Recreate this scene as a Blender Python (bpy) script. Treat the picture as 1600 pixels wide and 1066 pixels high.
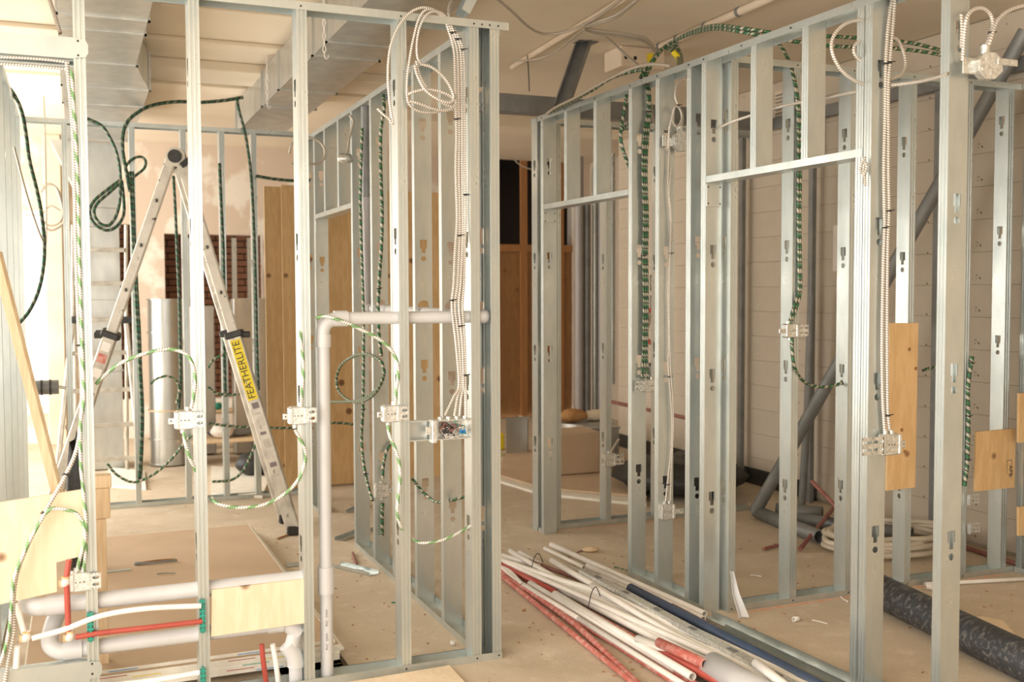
import bpy, math, random
from mathutils import Vector, Matrix
from mathutils.geometry import tessellate_polygon
random.seed(7)
S = bpy.context.scene
for o in list(bpy.data.objects): bpy.data.objects.remove(o)
COL = S.collection
PI = math.pi

# ------------------------------------------------------------------ camera
FPX, PITCH, YAW, ROLL = 1628.45, 0.04719, 0.39548, -0.00356
CAM = Vector((-1.677, -4.14918, 1.59731))
_F = Vector((math.sin(YAW)*math.cos(PITCH), math.cos(YAW)*math.cos(PITCH), -math.sin(PITCH)))
_R = Vector((math.cos(YAW), -math.sin(YAW), 0)); _U = _R.cross(_F)
CR = math.cos(ROLL)*_R + math.sin(ROLL)*_U
CU = -math.sin(ROLL)*_R + math.cos(ROLL)*_U
cd = bpy.data.cameras.new('camera'); cam = bpy.data.objects.new('camera', cd); COL.objects.link(cam)
m = Matrix((CR, CU, -_F)).transposed().to_4x4(); m.translation = CAM; cam.matrix_world = m
cd.sensor_width = 36; cd.lens = FPX/1600*36; cd.clip_start = .05; cd.clip_end = 200
cd.dof.use_dof = True; cd.dof.focus_distance = 4.75; cd.dof.aperture_fstop = 2.8
S.camera = cam

# ------------------------------------------------------------------ light and exposure
S.view_settings.view_transform = 'Standard'; S.view_settings.look = 'None'
S.view_settings.exposure = -0.33; S.view_settings.gamma = 1; S.view_settings.use_curve_mapping = False
w = bpy.data.worlds.new('sky'); S.world = w; w.use_nodes = True
bg = w.node_tree.nodes['Background']; bg.inputs[0].default_value = (1, .96, .90, 1); bg.inputs[1].default_value = 2.6
def area(name, loc, rot, sx, sy, power, col=(1, .95, .88)):
    l = bpy.data.lights.new(name, 'AREA'); l.shape = 'RECTANGLE'; l.size = sx; l.size_y = sy; l.energy = power; l.color = col
    o = bpy.data.objects.new(name, l); COL.objects.link(o); o.location = loc; o.rotation_euler = rot; return o
area('daylight_shopfront', (-1.5, -7.7, 1.75), (PI/2, 0, 0), 4.6, 2.8, 90)
area('daylight_left_front', (-3.66, -3.6, 1.55), (PI/2, 0, -PI/2), 6.4, 2.5, 265)
area('daylight_left_rear', (-3.66, 5.0, 1.6), (PI/2, 0, -PI/2), 5.0, 2.6, 330)

# ------------------------------------------------------------------ measuring helper: a photo pixel on a known real plane
def P(x, y, X=None, Y=None, Z=None, D=None):
    d = _F + (x-800)/FPX*CR - (y-533)/FPX*CU
    if X is not None: t = (X-CAM.x)/d.x
    elif Y is not None: t = (Y-CAM.y)/d.y
    elif Z is not None: t = (Z-CAM.z)/d.z
    else: t = D
    return CAM + d*t

# ------------------------------------------------------------------ mesh builder
class MB:
    def __init__(s): s.v = []; s.f = []; s.uv = []; s.sm = []
    def face(s, idx, uv=None, sm=False): s.f.append(tuple(idx)); s.uv.append(uv); s.sm.append(sm)
    def box(s, a, b, M=None):
        x0, y0, z0 = a; x1, y1, z1 = b
        n = len(s.v); c = [(x0,y0,z0),(x1,y0,z0),(x1,y1,z0),(x0,y1,z0),(x0,y0,z1),(x1,y0,z1),(x1,y1,z1),(x0,y1,z1)]
        s.v += [tuple(M @ Vector(p)) if M else p for p in c]
        for q in ((0,3,2,1),(4,5,6,7),(0,1,5,4),(1,2,6,5),(2,3,7,6),(3,0,4,7)): s.face([n+i for i in q])
        return s
    def bbox(s, a, b, e=.004, M=None):     # box with chamfered vertical and horizontal edges
        x0, y0, z0 = a; x1, y1, z1 = b
        rings = []
        for z, k in ((z0, e), (z0+e, 0), (z1-e, 0), (z1, e)):
            q = []
            X0, X1, Y0, Y1 = x0+k, x1-k, y0+k, y1-k
            q = [(X0+e,Y0,z),(X1-e,Y0,z),(X1,Y0+e,z),(X1,Y1-e,z),(X1-e,Y1,z),(X0+e,Y1,z),(X0,Y1-e,z),(X0,Y0+e,z)]
            n = len(s.v); s.v += [tuple(M @ Vector(p)) if M else p for p in q]; rings.append(n)
        for a_, b_ in zip(rings, rings[1:]):
            for i in range(8): s.face((a_+i, a_+(i+1) % 8, b_+(i+1) % 8, b_+i))
        s.face([rings[0]+7-i for i in range(8)]); s.face([rings[-1]+i for i in range(8)])
        return s
    def loft(s, prof, z0, z1, closed=False, M=None):
        n = len(s.v)
        for z in (z0, z1):
            for (x, y) in prof:
                p = Vector((x, y, z)); s.v.append(tuple(M @ p if M else p))
        k = len(prof)
        for i in range(k if closed else k-1):
            j = (i+1) % k; s.face((n+i, n+j, n+k+j, n+k+i))
        if closed: s.face([n+k-1-i for i in range(k)]); s.face([n+k+i for i in range(k)])
        return s
    def poly(s, loops, f, thick=None):     # polygon with holes, f maps 2d -> 3d; optional thickness vector
        l3 = [[Vector((a, b, 0)) for a, b in lp] for lp in loops]
        tris = tessellate_polygon(l3)
        flat = [p for lp in l3 for p in lp]
        n = len(s.v); s.v += [tuple(f(p.x, p.y)) for p in flat]
        for t in tris: s.face([n+i for i in t])
        if thick is not None:
            n2 = len(s.v); s.v += [tuple(Vector(f(p.x, p.y))+Vector(thick)) for p in flat]
            for t in tris: s.face([n2+i for i in reversed(t)])
            k = 0
            for lp in l3:
                for i in range(len(lp)):
                    j = (i+1) % len(lp); s.face((n+k+i, n+k+j, n2+k+j, n2+k+i))
                k += len(lp)
        return s
    def tube(s, pts, r, seg=8, cap=True, rad=None, inner=None):
        pts = [Vector(p) for p in pts]
        t0 = (pts[1]-pts[0]).normalized()
        up = Vector((0, 0, 1)) if abs(t0.z) < .9 else Vector((1, 0, 0))
        nrm = t0.cross(up).normalized(); L = 0; prev = None; n0 = len(s.v)
        for i, p in enumerate(pts):
            a = pts[i]-pts[i-1] if i else pts[1]-pts[0]
            b = pts[i+1]-pts[i] if i < len(pts)-1 else a
            t = (a.normalized()+b.normalized()); t = t.normalized() if t.length > 1e-6 else b.normalized()
            nrm = (nrm-t*nrm.dot(t)); nrm = nrm.normalized() if nrm.length > 1e-6 else t.orthogonal().normalized()
            bn = t.cross(nrm); rr = rad[i] if rad else r
            n = len(s.v)
            for k in range(seg):
                c = 2*PI*k/seg; s.v.append(tuple(p+(nrm*math.cos(c)+bn*math.sin(c))*rr))
            L1 = L+(a.length if i else 0)
            if prev is not None:
                for k in range(seg):
                    j = (k+1) % seg
                    s.face((prev+k, prev+j, n+j, n+k), ((L, k/seg), (L, (k+1)/seg), (L1, (k+1)/seg), (L1, k/seg)), True)
            L = L1; prev = n
        if inner:                            # open pipe: inner wall and end rings
            q = len(s.v); s_ = [pts[0], pts[-1]]
            m2 = MB(); m2.tube(s_, inner, seg)
            nn = len(s.v); s.v += m2.v[:2*seg]
            for k in range(seg):
                j = (k+1) % seg
                s.face((nn+k, nn+seg+k, nn+seg+j, nn+j))
                s.face((n0+j, n0+k, nn+k, nn+j)); s.face((prev+k, prev+j, nn+seg+j, nn+seg+k))
        elif cap:
            q = len(s.v); s.v += s.v[n0:n0+seg]+s.v[prev:prev+seg]; s.face([q+seg-1-k for k in range(seg)]); s.face([q+seg+k for k in range(seg)])
        return s
    def disc(s, c, ax, r, h, seg=14):
        c = Vector(c); ax = Vector(ax).normalized(); return s.tube([c, c+ax*h], r, seg)
    def mesh(s, name, m):
        me = bpy.data.meshes.new(name); me.from_pydata(s.v, [], s.f)
        if any(s.uv):
            ul = me.uv_layers.new(name='uv'); k = 0
            for f, u in zip(s.f, s.uv):
                for i in range(len(f)):
                    ul.data[k].uv = u[i] if u else (0, 0)
                    k += 1
        me.polygons.foreach_set('use_smooth', s.sm)
        if m: me.materials.append(m)
        me.update(); return me
    def obj(s, name, m, parent=None, loc=None, rot=None):
        return link(name, s.mesh(name, m), parent, loc, rot)
def link(name, me, parent=None, loc=None, rot=None):
    o = bpy.data.objects.new(name, me); COL.objects.link(o)
    if parent: o.parent = parent
    if loc is not None: o.location = loc
    if rot is not None: o.rotation_euler = rot
    return o
def tag(o, label, cat, group=None, kind=None):
    o['label'] = label; o['category'] = cat
    if group: o['group'] = group
    if kind: o['kind'] = kind
    return o
def thing(name, label, cat, loc=(0,0,0), rz=0, group=None):
    o = bpy.data.objects.new(name, None); COL.objects.link(o); o.location = loc; o.rotation_euler = (0, 0, rz)
    o.empty_display_size = .05
    return tag(o, label, cat, group)
def struct(o): o['kind'] = 'structure'; return o
def cr(pts, n=7):                           # Catmull-Rom smoothing
    pts = [Vector(p) for p in pts]
    if len(pts) < 3: return pts
    out = []; q = [pts[0]*2-pts[1]]+pts+[pts[-1]*2-pts[-2]]
    for i in range(1, len(q)-2):
        a, b, c, d = q[i-1], q[i], q[i+1], q[i+2]
        for k in range(n):
            t = k/n; out.append(.5*((2*b)+(c-a)*t+(2*a-5*b+4*c-d)*t*t+(3*b-a-3*c+d)*t**3))
    out.append(pts[-1]); return out

# ------------------------------------------------------------------ materials
def newmat(name, base=(.8,.8,.8), rough=.5, metal=0.0, spec=.5):
    m = bpy.data.materials.new(name); m.use_nodes = True
    b = m.node_tree.nodes['Principled BSDF']
    b.inputs['Base Color'].default_value = (*base, 1); b.inputs['Roughness'].default_value = rough
    b.inputs['Metallic'].default_value = metal; b.inputs['Specular IOR Level'].default_value = spec
    return m, m.node_tree, b
def nd(nt, t, **kw):
    n = nt.nodes.new(t)
    for k, v in kw.items():
        if k in n.inputs: n.inputs[k].default_value = v
        else: setattr(n, k, v)
    return n
def mix(nt, fac, a, b):
    n = nt.nodes.new('ShaderNodeMix'); n.data_type = 'RGBA'
    for k, v in ((0, fac), (6, a), (7, b)):
        if hasattr(v, 'links') or isinstance(v, bpy.types.NodeSocket): nt.links.new(v, n.inputs[k])
        else: n.inputs[k].default_value = v if k == 0 else (*v, 1)
    return n.outputs[2]
def ramp(nt, src, a, b, interp='LINEAR'):
    n = nt.nodes.new('ShaderNodeMapRange'); nt.links.new(src, n.inputs[0]); n.inputs[1].default_value = a; n.inputs[2].default_value = b
    return n.outputs[0]
def noise(nt, scale, coord=None, stretch=None, detail=4, rough=.55):
    tc = nt.nodes.new('ShaderNodeTexCoord'); src = tc.outputs['Object']
    if stretch:
        mp = nt.nodes.new('ShaderNodeMapping'); mp.inputs['Scale'].default_value = stretch; nt.links.new(src, mp.inputs[0]); src = mp.outputs[0]
    n = nd(nt, 'ShaderNodeTexNoise'); n.inputs['Scale'].default_value = scale; n.inputs['Detail'].default_value = detail; n.inputs['Roughness'].default_value = rough
    nt.links.new(src, n.inputs['Vector']); return n.outputs['Fac']
def bump(nt, b, h, s=.2, d=.01):
    n = nt.nodes.new('ShaderNodeBump'); n.inputs['Strength'].default_value = s; n.inputs['Distance'].default_value = d
    nt.links.new(h, n.inputs['Height']); nt.links.new(n.outputs[0], b.inputs['Normal'])
def mat_noise(name, c1, c2, scale, rough=.6, metal=0., stretch=None, bs=.0, lo=.35, hi=.65, spec=.5, bd=.01):
    m, nt, b = newmat(name, c1, rough, metal, spec)
    f = noise(nt, scale, stretch=stretch); r = ramp(nt, f, lo, hi)
    nt.links.new(mix(nt, r, c1, c2), b.inputs['Base Color'])
    if bs: bump(nt, b, f, bs, bd)
    return m
M = {}
def galv(name, c1, c2, rough, metal=.8):
    m, nt, b = newmat(name, c1, rough, metal)
    f = noise(nt, 9, stretch=(1, 1, .35)); g = noise(nt, 60, detail=2)
    nt.links.new(mix(nt, ramp(nt, f, .3, .7), c1, c2), b.inputs['Base Color'])
    mm = nd(nt, 'ShaderNodeMath', operation='MULTIPLY_ADD'); nt.links.new(f, mm.inputs[0]); mm.inputs[1].default_value = .22; mm.inputs[2].default_value = rough-.1
    nt.links.new(mm.outputs[0], b.inputs['Roughness']); bump(nt, b, f, .05, .02)
    return m
M['galv'] = galv('galvanised_steel', (.63, .66, .63), (.50, .545, .53), .30, .72)
M['duct'] = galv('duct_sheet_metal', (.62, .62, .58), (.50, .51, .49), .33, .85)
M['steel_dark'] = mat_noise('grey_primed_steel', (.27, .275, .265), (.20, .205, .20), 6, .5, .35)
M['bright'] = mat_noise('bright_zinc_fitting', (.82, .82, .78), (.6, .61, .58), 70, .36, .75, lo=.4, hi=.6, bs=.3, bd=.002)
M['alu'] = mat_noise('worn_ladder_aluminium', (.62, .58, .50), (.36, .33, .28), 14, .48, .55, stretch=(1, 1, .6), lo=.42, hi=.75)
M['rung'] = mat_noise('rung_aluminium', (.6, .56, .48), (.4, .37, .32), 10, .5, .5)
def speck(name, base, base2, sc, dotc, dots, thr, rough=.75, bs=.1, stretch=None, line=None):
    m, nt, b = newmat(name, base, rough)
    f = noise(nt, sc, stretch=stretch); c = mix(nt, ramp(nt, f, .3, .7), base, base2)
    d = noise(nt, dots, detail=3, rough=.7); c = mix(nt, ramp(nt, d, thr, thr+.06), c, dotc)
    nt.links.new(c, b.inputs['Base Color']); bump(nt, b, f, bs, .01)
    return m, nt, b, c
M['ladder_face'] = speck('paint_spattered_rail', (.66, .62, .54), (.55, .51, .44), 12, (.06, .05, .045), 22, .64, .5, .05)[0]
M['ceiling'] = mat_noise('painted_ceiling', (.80, .70, .55), (.74, .64, .50), 1.3, .9)
M['wall'] = mat_noise('cream_plaster', (.80, .68, .53), (.70, .57, .43), 1.6, .9, lo=.4, hi=.62)
M['patchwall'] = mat_noise('patched_plasterboard', (.67, .55, .44), (.82, .76, .66), 2.2, .9, lo=.52, hi=.6)
M['concrete'] = speck('pitted_painted_concrete', (.62, .54, .43), (.56, .48, .38), 3, (.13, .09, .06), 14, .69, .9, .25)[0]
M['floor'], nt, b, c = speck('dusty_subfloor', (.64, .54, .41), (.55, .45, .33), 2.3, (.22, .15, .10), 34, .66, .8, .15)
g0 = noise(nt, 120, detail=2); c = mix(nt, ramp(nt, g0, .60, .72), c, (.42, .33, .23))
g = noise(nt, 7, detail=6, rough=.7); c2 = mix(nt, ramp(nt, g, .52, .75), c, (.72, .62, .49)); nt.links.new(c2, b.inputs['Base Color'])
M['chalk'] = mat_noise('orange_chalk', (.72, .36, .24), (.64, .48, .34), 22, .9, lo=.4, hi=.6)
def ply(name, c1, c2, grain=(3, 3, .5)):
    m, nt, b = newmat(name, c1, .6)
    f = noise(nt, 5, stretch=grain, detail=5, rough=.6)
    w_ = nd(nt, 'ShaderNodeMath', operation='MULTIPLY'); nt.links.new(f, w_.inputs[0]); w_.inputs[1].default_value = 26
    s_ = nd(nt, 'ShaderNodeMath', operation='SINE'); nt.links.new(w_.outputs[0], s_.inputs[0])
    r = ramp(nt, s_.outputs[0], -1, 1); c = mix(nt, r, c1, c2)
    tc = nt.nodes.new('ShaderNodeTexCoord'); v = nd(nt, 'ShaderNodeTexVoronoi'); v.inputs['Scale'].default_value = 4.6; nt.links.new(tc.outputs['Object'], v.inputs['Vector'])
    k = ramp(nt, v.outputs['Distance'], .15, .10); c = mix(nt, k, c, (.22, .10, .04))
    nt.links.new(c, b.inputs['Base Color']); bump(nt, b, f, .08, .005)
    return m
M['ply'] = ply('pale_plywood', (.84, .69, .50), (.79, .63, .43))
M['ply_or'] = ply('orange_plywood', (.74, .50, .25), (.67, .43, .20))
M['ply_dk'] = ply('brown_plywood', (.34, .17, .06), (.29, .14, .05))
M['ply_edge'] = mat_noise('plywood_edge', (.80, .58, .33), (.48, .30, .15), 4, .7, stretch=(1, 1, 30))
M['timber'] = mat_noise('pale_timber', (.82, .64, .42), (.70, .50, .30), 8, .65, stretch=(8, 8, .6))
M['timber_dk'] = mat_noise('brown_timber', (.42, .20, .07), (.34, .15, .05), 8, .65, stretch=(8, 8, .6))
M['paper'] = mat_noise('brown_board_paper', (.58, .43, .29), (.53, .39, .26), 3, .85)
M['board'] = mat_noise('white_board_edge', (.86, .82, .72), (.78, .74, .64), 20, .85)
M['white'] = mat_noise('white_plastic', (.84, .80, .74), (.78, .73, .66), 9, .38)
M['pex_w'] = mat_noise('white_pex', (.90, .88, .84), (.84, .80, .75), 9, .35)
M['pex_r'] = mat_noise('red_pex', (.46, .085, .06), (.40, .07, .05), 9, .4)
M['red_old'] = mat_noise('dusty_red_pipe', (.50, .13, .10), (.66, .38, .32), 30, .5, lo=.45, hi=.7)
M['red_dark'] = mat_noise('brown_red_pipe', (.24, .085, .07), (.34, .15, .12), 12, .5)
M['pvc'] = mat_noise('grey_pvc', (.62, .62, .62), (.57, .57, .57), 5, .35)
M['pvc2'] = mat_noise('grey_pvc_painted_shade', (.40, .38, .37), (.36, .34, .33), 5, .4)  # darker copy of the grey pvc, shade put into its colour
M['blue'] = mat_noise('navy_pipe', (.045, .075, .14), (.035, .06, .11), 8, .45)
M['black'] = mat_noise('black_plastic', (.02, .02, .02), (.04, .04, .035), 20, .5)
M['blackpipe'] = mat_noise('scuffed_black_pipe', (.035, .038, .042), (.20, .19, .18), 9, .55, stretch=(1.5, 6, 6), lo=.5, hi=.75, bs=.4)
M['green'] = mat_noise('green_plastic', (.02, .30, .22), (.03, .24, .18), 20, .4)
M['yellow'] = mat_noise('yellow_label', (.85, .68, .02), (.80, .62, .02), 20, .5)
M['text'] = newmat('black_print', (.02, .02, .02), .6)[0]
M['greytext'] = newmat('grey_print', (.22, .18, .18), .6)[0]
M['wire_b'] = newmat('blue_wire_nut', (.03, .25, .6), .4)[0]
M['brickm'] = mat_noise('dark_brick', (.20, .085, .04), (.12, .05, .025), 3, .85, bs=.3)
M['mortar'] = newmat('dark_mortar', (.06, .035, .02), .9)[0]
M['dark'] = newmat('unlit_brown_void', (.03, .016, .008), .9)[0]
M['screw'] = newmat('dark_screw', (.05, .045, .04), .4, .6)[0]
M['insul'] = mat_noise('brown_sacking', (.42, .20, .07), (.5, .28, .12), 12, .9, bs=.5)
M['cream'] = mat_noise('cream_foam', (.78, .68, .52), (.7, .6, .45), 18, .9, bs=.6)
M['hose'] = mat_noise('cream_hose', (.66, .58, .46), (.60, .52, .40), 9, .5)
M['frame_wh'] = newmat('white_window_frame', (.8, .78, .74), .5)[0]
def stripes(name, ca, cb, pitch, cg=None, gp=.07, gw=.45, duty=.35, rough=.42, metal=.3):
    m, nt, b = newmat(name, ca, rough, metal)
    uv = nt.nodes.new('ShaderNodeUVMap'); uv.uv_map = 'uv'; sp = nt.nodes.new('ShaderNodeSeparateXYZ'); nt.links.new(uv.outputs[0], sp.inputs[0])
    def fr(p, tw):
        a = nd(nt, 'ShaderNodeMath', operation='DIVIDE'); nt.links.new(sp.outputs[0], a.inputs[0]); a.inputs[1].default_value = p
        c = nd(nt, 'ShaderNodeMath', operation='ADD'); nt.links.new(a.outputs[0], c.inputs[0])
        t = nd(nt, 'ShaderNodeMath', operation='MULTIPLY'); nt.links.new(sp.outputs[1], t.inputs[0]); t.inputs[1].default_value = tw; nt.links.new(t.outputs[0], c.inputs[1])
        f = nd(nt, 'ShaderNodeMath', operation='FRACT'); nt.links.new(c.outputs[0], f.inputs[0]); return f.outputs[0]
    def lt(s, v):
        a = nd(nt, 'ShaderNodeMath', operation='LESS_THAN'); nt.links.new(s, a.inputs[0]); a.inputs[1].default_value = v; return a.outputs[0]
    f1 = fr(pitch, 1); base = ca
    if cg: base = mix(nt, lt(fr(gp, 1), gw), ca, cg)
    col = mix(nt, lt(f1, duty), base, cb); nt.links.new(col, b.inputs['Base Color'])
    bump(nt, b, f1, .5, .002); return m
M['mc'] = stripes('white_armoured_cable', (.80, .76, .69), (.27, .21, .17), .0095)
M['mc_d'] = stripes('dull_armoured_cable', (.62, .56, .47), (.22, .17, .13), .0095)
M['mcg'] = stripes('green_banded_armoured_cable', (.88, .84, .80), (.30, .30, .22), .0095, (.17, .40, .14), .075, .42, .3)
M['twist'] = stripes('dark_green_cable', (.17, .19, .13), (.03, .04, .028), .045, (.025, .10, .045), .06, .6, .4)
M['twistl'] = stripes('green_striped_cable', (.46, .43, .34), (.05, .06, .04), .030, (.035, .15, .06), .05, .5, .3)

# ------------------------------------------------------------------ room shell
def hole(x0, x1, z0, z1): return [(x0, z0), (x1, z0), (x1, z1), (x0, z1)]
XL, XR, YF, YBK, ZC = -3.8, 3.5, -8.0, 8.0, 3.25
XW = 4.5; YJ = 5.35   # the right wall steps back beyond YJ
fh = [P(424, 1026, Z=0), P(562, 1026, Z=0)]
HX0, HX1, HY0, HY1 = fh[0].x, P(545, 1040, Z=0).x, .115, .36
fl = MB().poly([[(XL, YF), (XR, YF), (XR, YJ), (XW, YJ), (XW, YBK), (XL, YBK)], [(HX0, HY0), (HX0, HY1), (HX1, HY1), (HX1, HY0)]], lambda a, b: (a, b, 0), (0, 0, -.03))
struct(fl.obj('floor', M['floor']))
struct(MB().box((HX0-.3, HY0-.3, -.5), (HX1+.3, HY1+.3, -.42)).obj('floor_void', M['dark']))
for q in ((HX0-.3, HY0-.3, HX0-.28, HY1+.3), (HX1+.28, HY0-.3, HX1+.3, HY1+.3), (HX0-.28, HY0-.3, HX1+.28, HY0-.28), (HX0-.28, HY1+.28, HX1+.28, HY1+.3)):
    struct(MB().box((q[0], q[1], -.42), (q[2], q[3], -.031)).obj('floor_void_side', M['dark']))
struct(MB().box((XL, YF, ZC), (XW, YBK, ZC+.1)).obj('ceiling', M['ceiling']))
for k, (yy, wd, dp) in enumerate(((58, .16, .03), (92, .5, .07), (128, .25, .03))):
    c = P(300, yy, Z=ZC); struct(MB().bbox((XL, c.y, ZC-dp), (.75 if k else -.3, c.y+wd, ZC), .006).obj('trim_%d' % (k+1), M['ceiling']))
c = P(900, 140, Z=ZC-.1); struct(MB().bbox((.9, 4.9, ZC-.12), (XR, 5.25, ZC), .006).obj('trim_4', M['ceiling']))
c = P(300, 65, Z=ZC)
struct(MB().bbox((-1.2, P(330,12,Z=ZC).y, ZC-.012), (-.35, P(330,12,Z=ZC).y+.03, ZC), .003).obj('trim_5', M['ceiling']))
# back wall with window, brick openings and dark recess
def bx_(x, Y=YBK): return P(x, 450, Y=Y).x
def bz_(x, y, Y=YBK): return P(x, y, Y=Y).z
W1 = (bx_(44), bx_(66), bz_(50, 640), bz_(55, 335))
B1 = (bx_(258), bx_(412), bz_(300, 625), bz_(320, 366)); B2 = (bx_(186), bx_(208), bz_(195, 625), bz_(195, 350))
DR = (bx_(766), bx_(896), 0.0, bz_(830, 246))
def wall_cells(x0, x1, z0, z1, holes, f0, f1):
    xs = sorted({x0, x1, *[h for q in holes for h in q[:2]]}); zs = sorted({z0, z1, *[h for q in holes for h in q[2:]]}); b = MB()
    for xa, xb in zip(xs, xs[1:]):
        for za, zb_ in zip(zs, zs[1:]):
            cx, cz = (xa+xb)/2, (za+zb_)/2
            if not any(h[0] < cx < h[1] and h[2] < cz < h[3] for h in holes): b.box(f0(xa, za), f1(xb, zb_))
    return b
wb = wall_cells(XL, XW, 0, ZC, [W1, B2, B1, DR], lambda a, b: (a, YBK, b), lambda a, b: (a, YBK+.18, b))
WBK = struct(wb.obj('wall_back', M['patchwall']))
wf = struct(MB().box((W1[0]-.03, YBK-.02, W1[2]-.05), (W1[1]+.03, YBK+.0, W1[2])).box((W1[0]-.03, YBK-.02, W1[3]), (W1[1]+.03, YBK, W1[3]+.04)).box((W1[0]-.03, YBK-.02, W1[2]), (W1[0], YBK, W1[3])).box((W1[1], YBK-.02, W1[2]), (W1[1]+.03, YBK, W1[3])).obj('window_1', M['frame_wh']))
bw = struct(MB().box((B2[0]-.2, YBK+.46, B1[2]-.2), (B1[1]+.2, YBK+.5, 3.0)).obj('wall_brick', M['mortar']))
bm = MB().bbox((0, 0, 0), (.205, .05, .062), .004).mesh('brick', M['brickm'])
r = 0; z = B1[2]-.05
while z < B1[3]+.05:
    x = B2[0]-.1-(r % 2)*.11
    while x < B1[1]+.1:
        link('brick', bm, bw, (x, YBK+.415+random.uniform(-.004, .004), z)); x += .216
    z += .0745; r += 1
# dark recess behind the passage
dz = DR[3]
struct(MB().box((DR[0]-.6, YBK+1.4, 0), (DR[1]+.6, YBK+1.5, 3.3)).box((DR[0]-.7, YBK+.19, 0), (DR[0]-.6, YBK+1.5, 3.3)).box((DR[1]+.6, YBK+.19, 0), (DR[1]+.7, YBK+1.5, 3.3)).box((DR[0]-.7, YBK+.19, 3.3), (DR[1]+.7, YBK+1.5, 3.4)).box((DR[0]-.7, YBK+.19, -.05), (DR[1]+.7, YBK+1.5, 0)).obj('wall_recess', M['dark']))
# right wall: board-marked courses
wr = struct(MB().box((XR, YF, 0), (XR+.15, YJ-.02, ZC)).box((XR, YJ-.02, 0), (XW, YJ, ZC)).box((XW, YJ-.02, 0), (XW+.15, YBK, ZC)).obj('wall_right', M['concrete']))
cm = MB().bbox((-.02, YF, 0), (0, YJ, .2), .0012).mesh('block_course', M['concrete'])
for k in range(16): link('block_course', cm, wr, (XR, 0, .02+k*.2015))
struct(MB().bbox((XR-.045, 2.2, 0), (XR-.021, YJ, .13), .004).obj('baseboard_right', M['black']))
# left wall with big windows, front wall shop window (behind the viewer)
wl = MB().poly([hole(YF, YBK, 0, ZC), hole(-6.9, -.3, .35, 3.05), hole(2.4, 7.6, .35, 2.95)], lambda a, b: (XL, a, b), (-.15, 0, 0))
struct(wl.obj('wall_left', M['wall']))
wf_ = MB().poly([hole(XL, XR, 0, ZC), hole(-3.6, .9, .25, 3.05)], lambda a, b: (a, YF, b), (0, -.15, 0))
struct(wf_.obj('wall_front', M['wall']))
for n_, (a, b) in enumerate(((-6.9, -.3), (2.4, 7.6))):
    mm = MB(); k = a
    while k <= b+.01: mm.box((XL-.1, k-.025, .35), (XL-.04, k+.025, 3.0)); k += (b-a)/4
    struct(mm.obj('window_%d' % (n_+2), M['frame_wh']))
mm = MB(); k = -3.6
while k <= .95: mm.box((k-.025, YF-.1, .25), (k+.025, YF-.04, 3.05)); k += 1.125
struct(mm.obj('window_4', M['frame_wh']))
# cream pier and reveal beyond the left window
struct(MB().bbox((bx_(72), YBK-.25, 0), (bx_(100), YBK-.001, ZC), .01).obj('trim_6', M['wall']))

# ------------------------------------------------------------------ steel stud framing
PF = [(0,0),(.009,0),(.0105,.0032),(.0145,.0032),(.016,0),(.025,0),(.0265,.0032),(.0305,.0032),(.032,0),(.041,0),(.041,.008)]
def keyhole(cx, z):
    rect = [(cx-.0185, z+.032), (cx-.0185, z-.012), (cx-.010, z-.0125), (cx-.010, z-.036), (cx+.010, z-.036), (cx+.010, z-.0125), (cx+.0185, z-.012), (cx+.0185, z+.032)]
    circ = [(cx+.0135*math.cos(a*PI/6), z-.064+.0135*math.sin(a*PI/6)) for a in range(12)]
    return rect, circ
STUDS = {}
def stud_mesh(h, off=0., name='stud', pipe=None):
    key = (round(h, 3), round(off, 3), pipe)
    if key in STUDS: return STUDS[key]
    b = MB(); b.loft(PF, 0, h); b.loft([(x, .092-y) for x, y in reversed(PF)], 0, h)
    loops = [[(0, 0), (.092, 0), (.092, h), (0, h)]]; z = .60+off
    while z < h-.06:
        if not (pipe and abs(z-.02-pipe[0]) < .1): loops += list(keyhole(.046, z))
        z += .61
    if pipe: loops.append([(.046+.034*math.cos(a*PI/8), pipe[0]+.034*math.sin(a*PI/8)) for a in range(16)])
    b.poly(loops, lambda a, c: (0, a, c))
    me = b.mesh('stud', M['galv']); md = me; STUDS[key] = me; return me
def add_stud(par, x, z0, h, flip=False, off=0., y=0, pipe=None, name='stud'):
    o = link(name, stud_mesh(h, off, pipe=pipe), par, (x, y, z0))
    if flip: o.rotation_euler = (0, 0, PI); o.location = (x, y+.092, z0)
    return o
def add_track(par, x0, x1, z, up=True, name='bottom_track', leg=.031, y0=-.0012, y1=.0932):
    if z == 0: z = .0008
    s = 1 if up else -1; b = MB()
    prof = [(y0, z+s*leg), (y0, z), (y1, z), (y1, z+s*leg)]
    n = len(b.v)
    for x in (x0, x1):
        for (y, zz) in prof: b.v.append((x, y, zz))
    for i in range(3): b.face((n+i, n+i+1, n+5+i, n+4+i))
    # folded edge gives the leg a visible lip
    b.box((x0, y0-.0012, z+s*leg-.0015), (x1, y0, z+s*leg)); b.box((x0, y1, z+s*leg-.0015), (x1, y1+.0012, z+s*leg))
    return b.obj(name, M['galv'], par)
def screws(par, pts, y=-.0025, r=.0042):
    b = MB()
    for x, z in pts: b.disc((x, y, z), (0, 1, 0), r, .003, 8)
    o = b.obj('screws', M['screw'], par); o['kind'] = 'stuff'; return o
H = 2.74
def frame(label, p0, ang, grp='partition frames'):
    return thing('stud_partition', label, 'partition', (p0[0], p0[1], 0), ang, grp)
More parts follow.
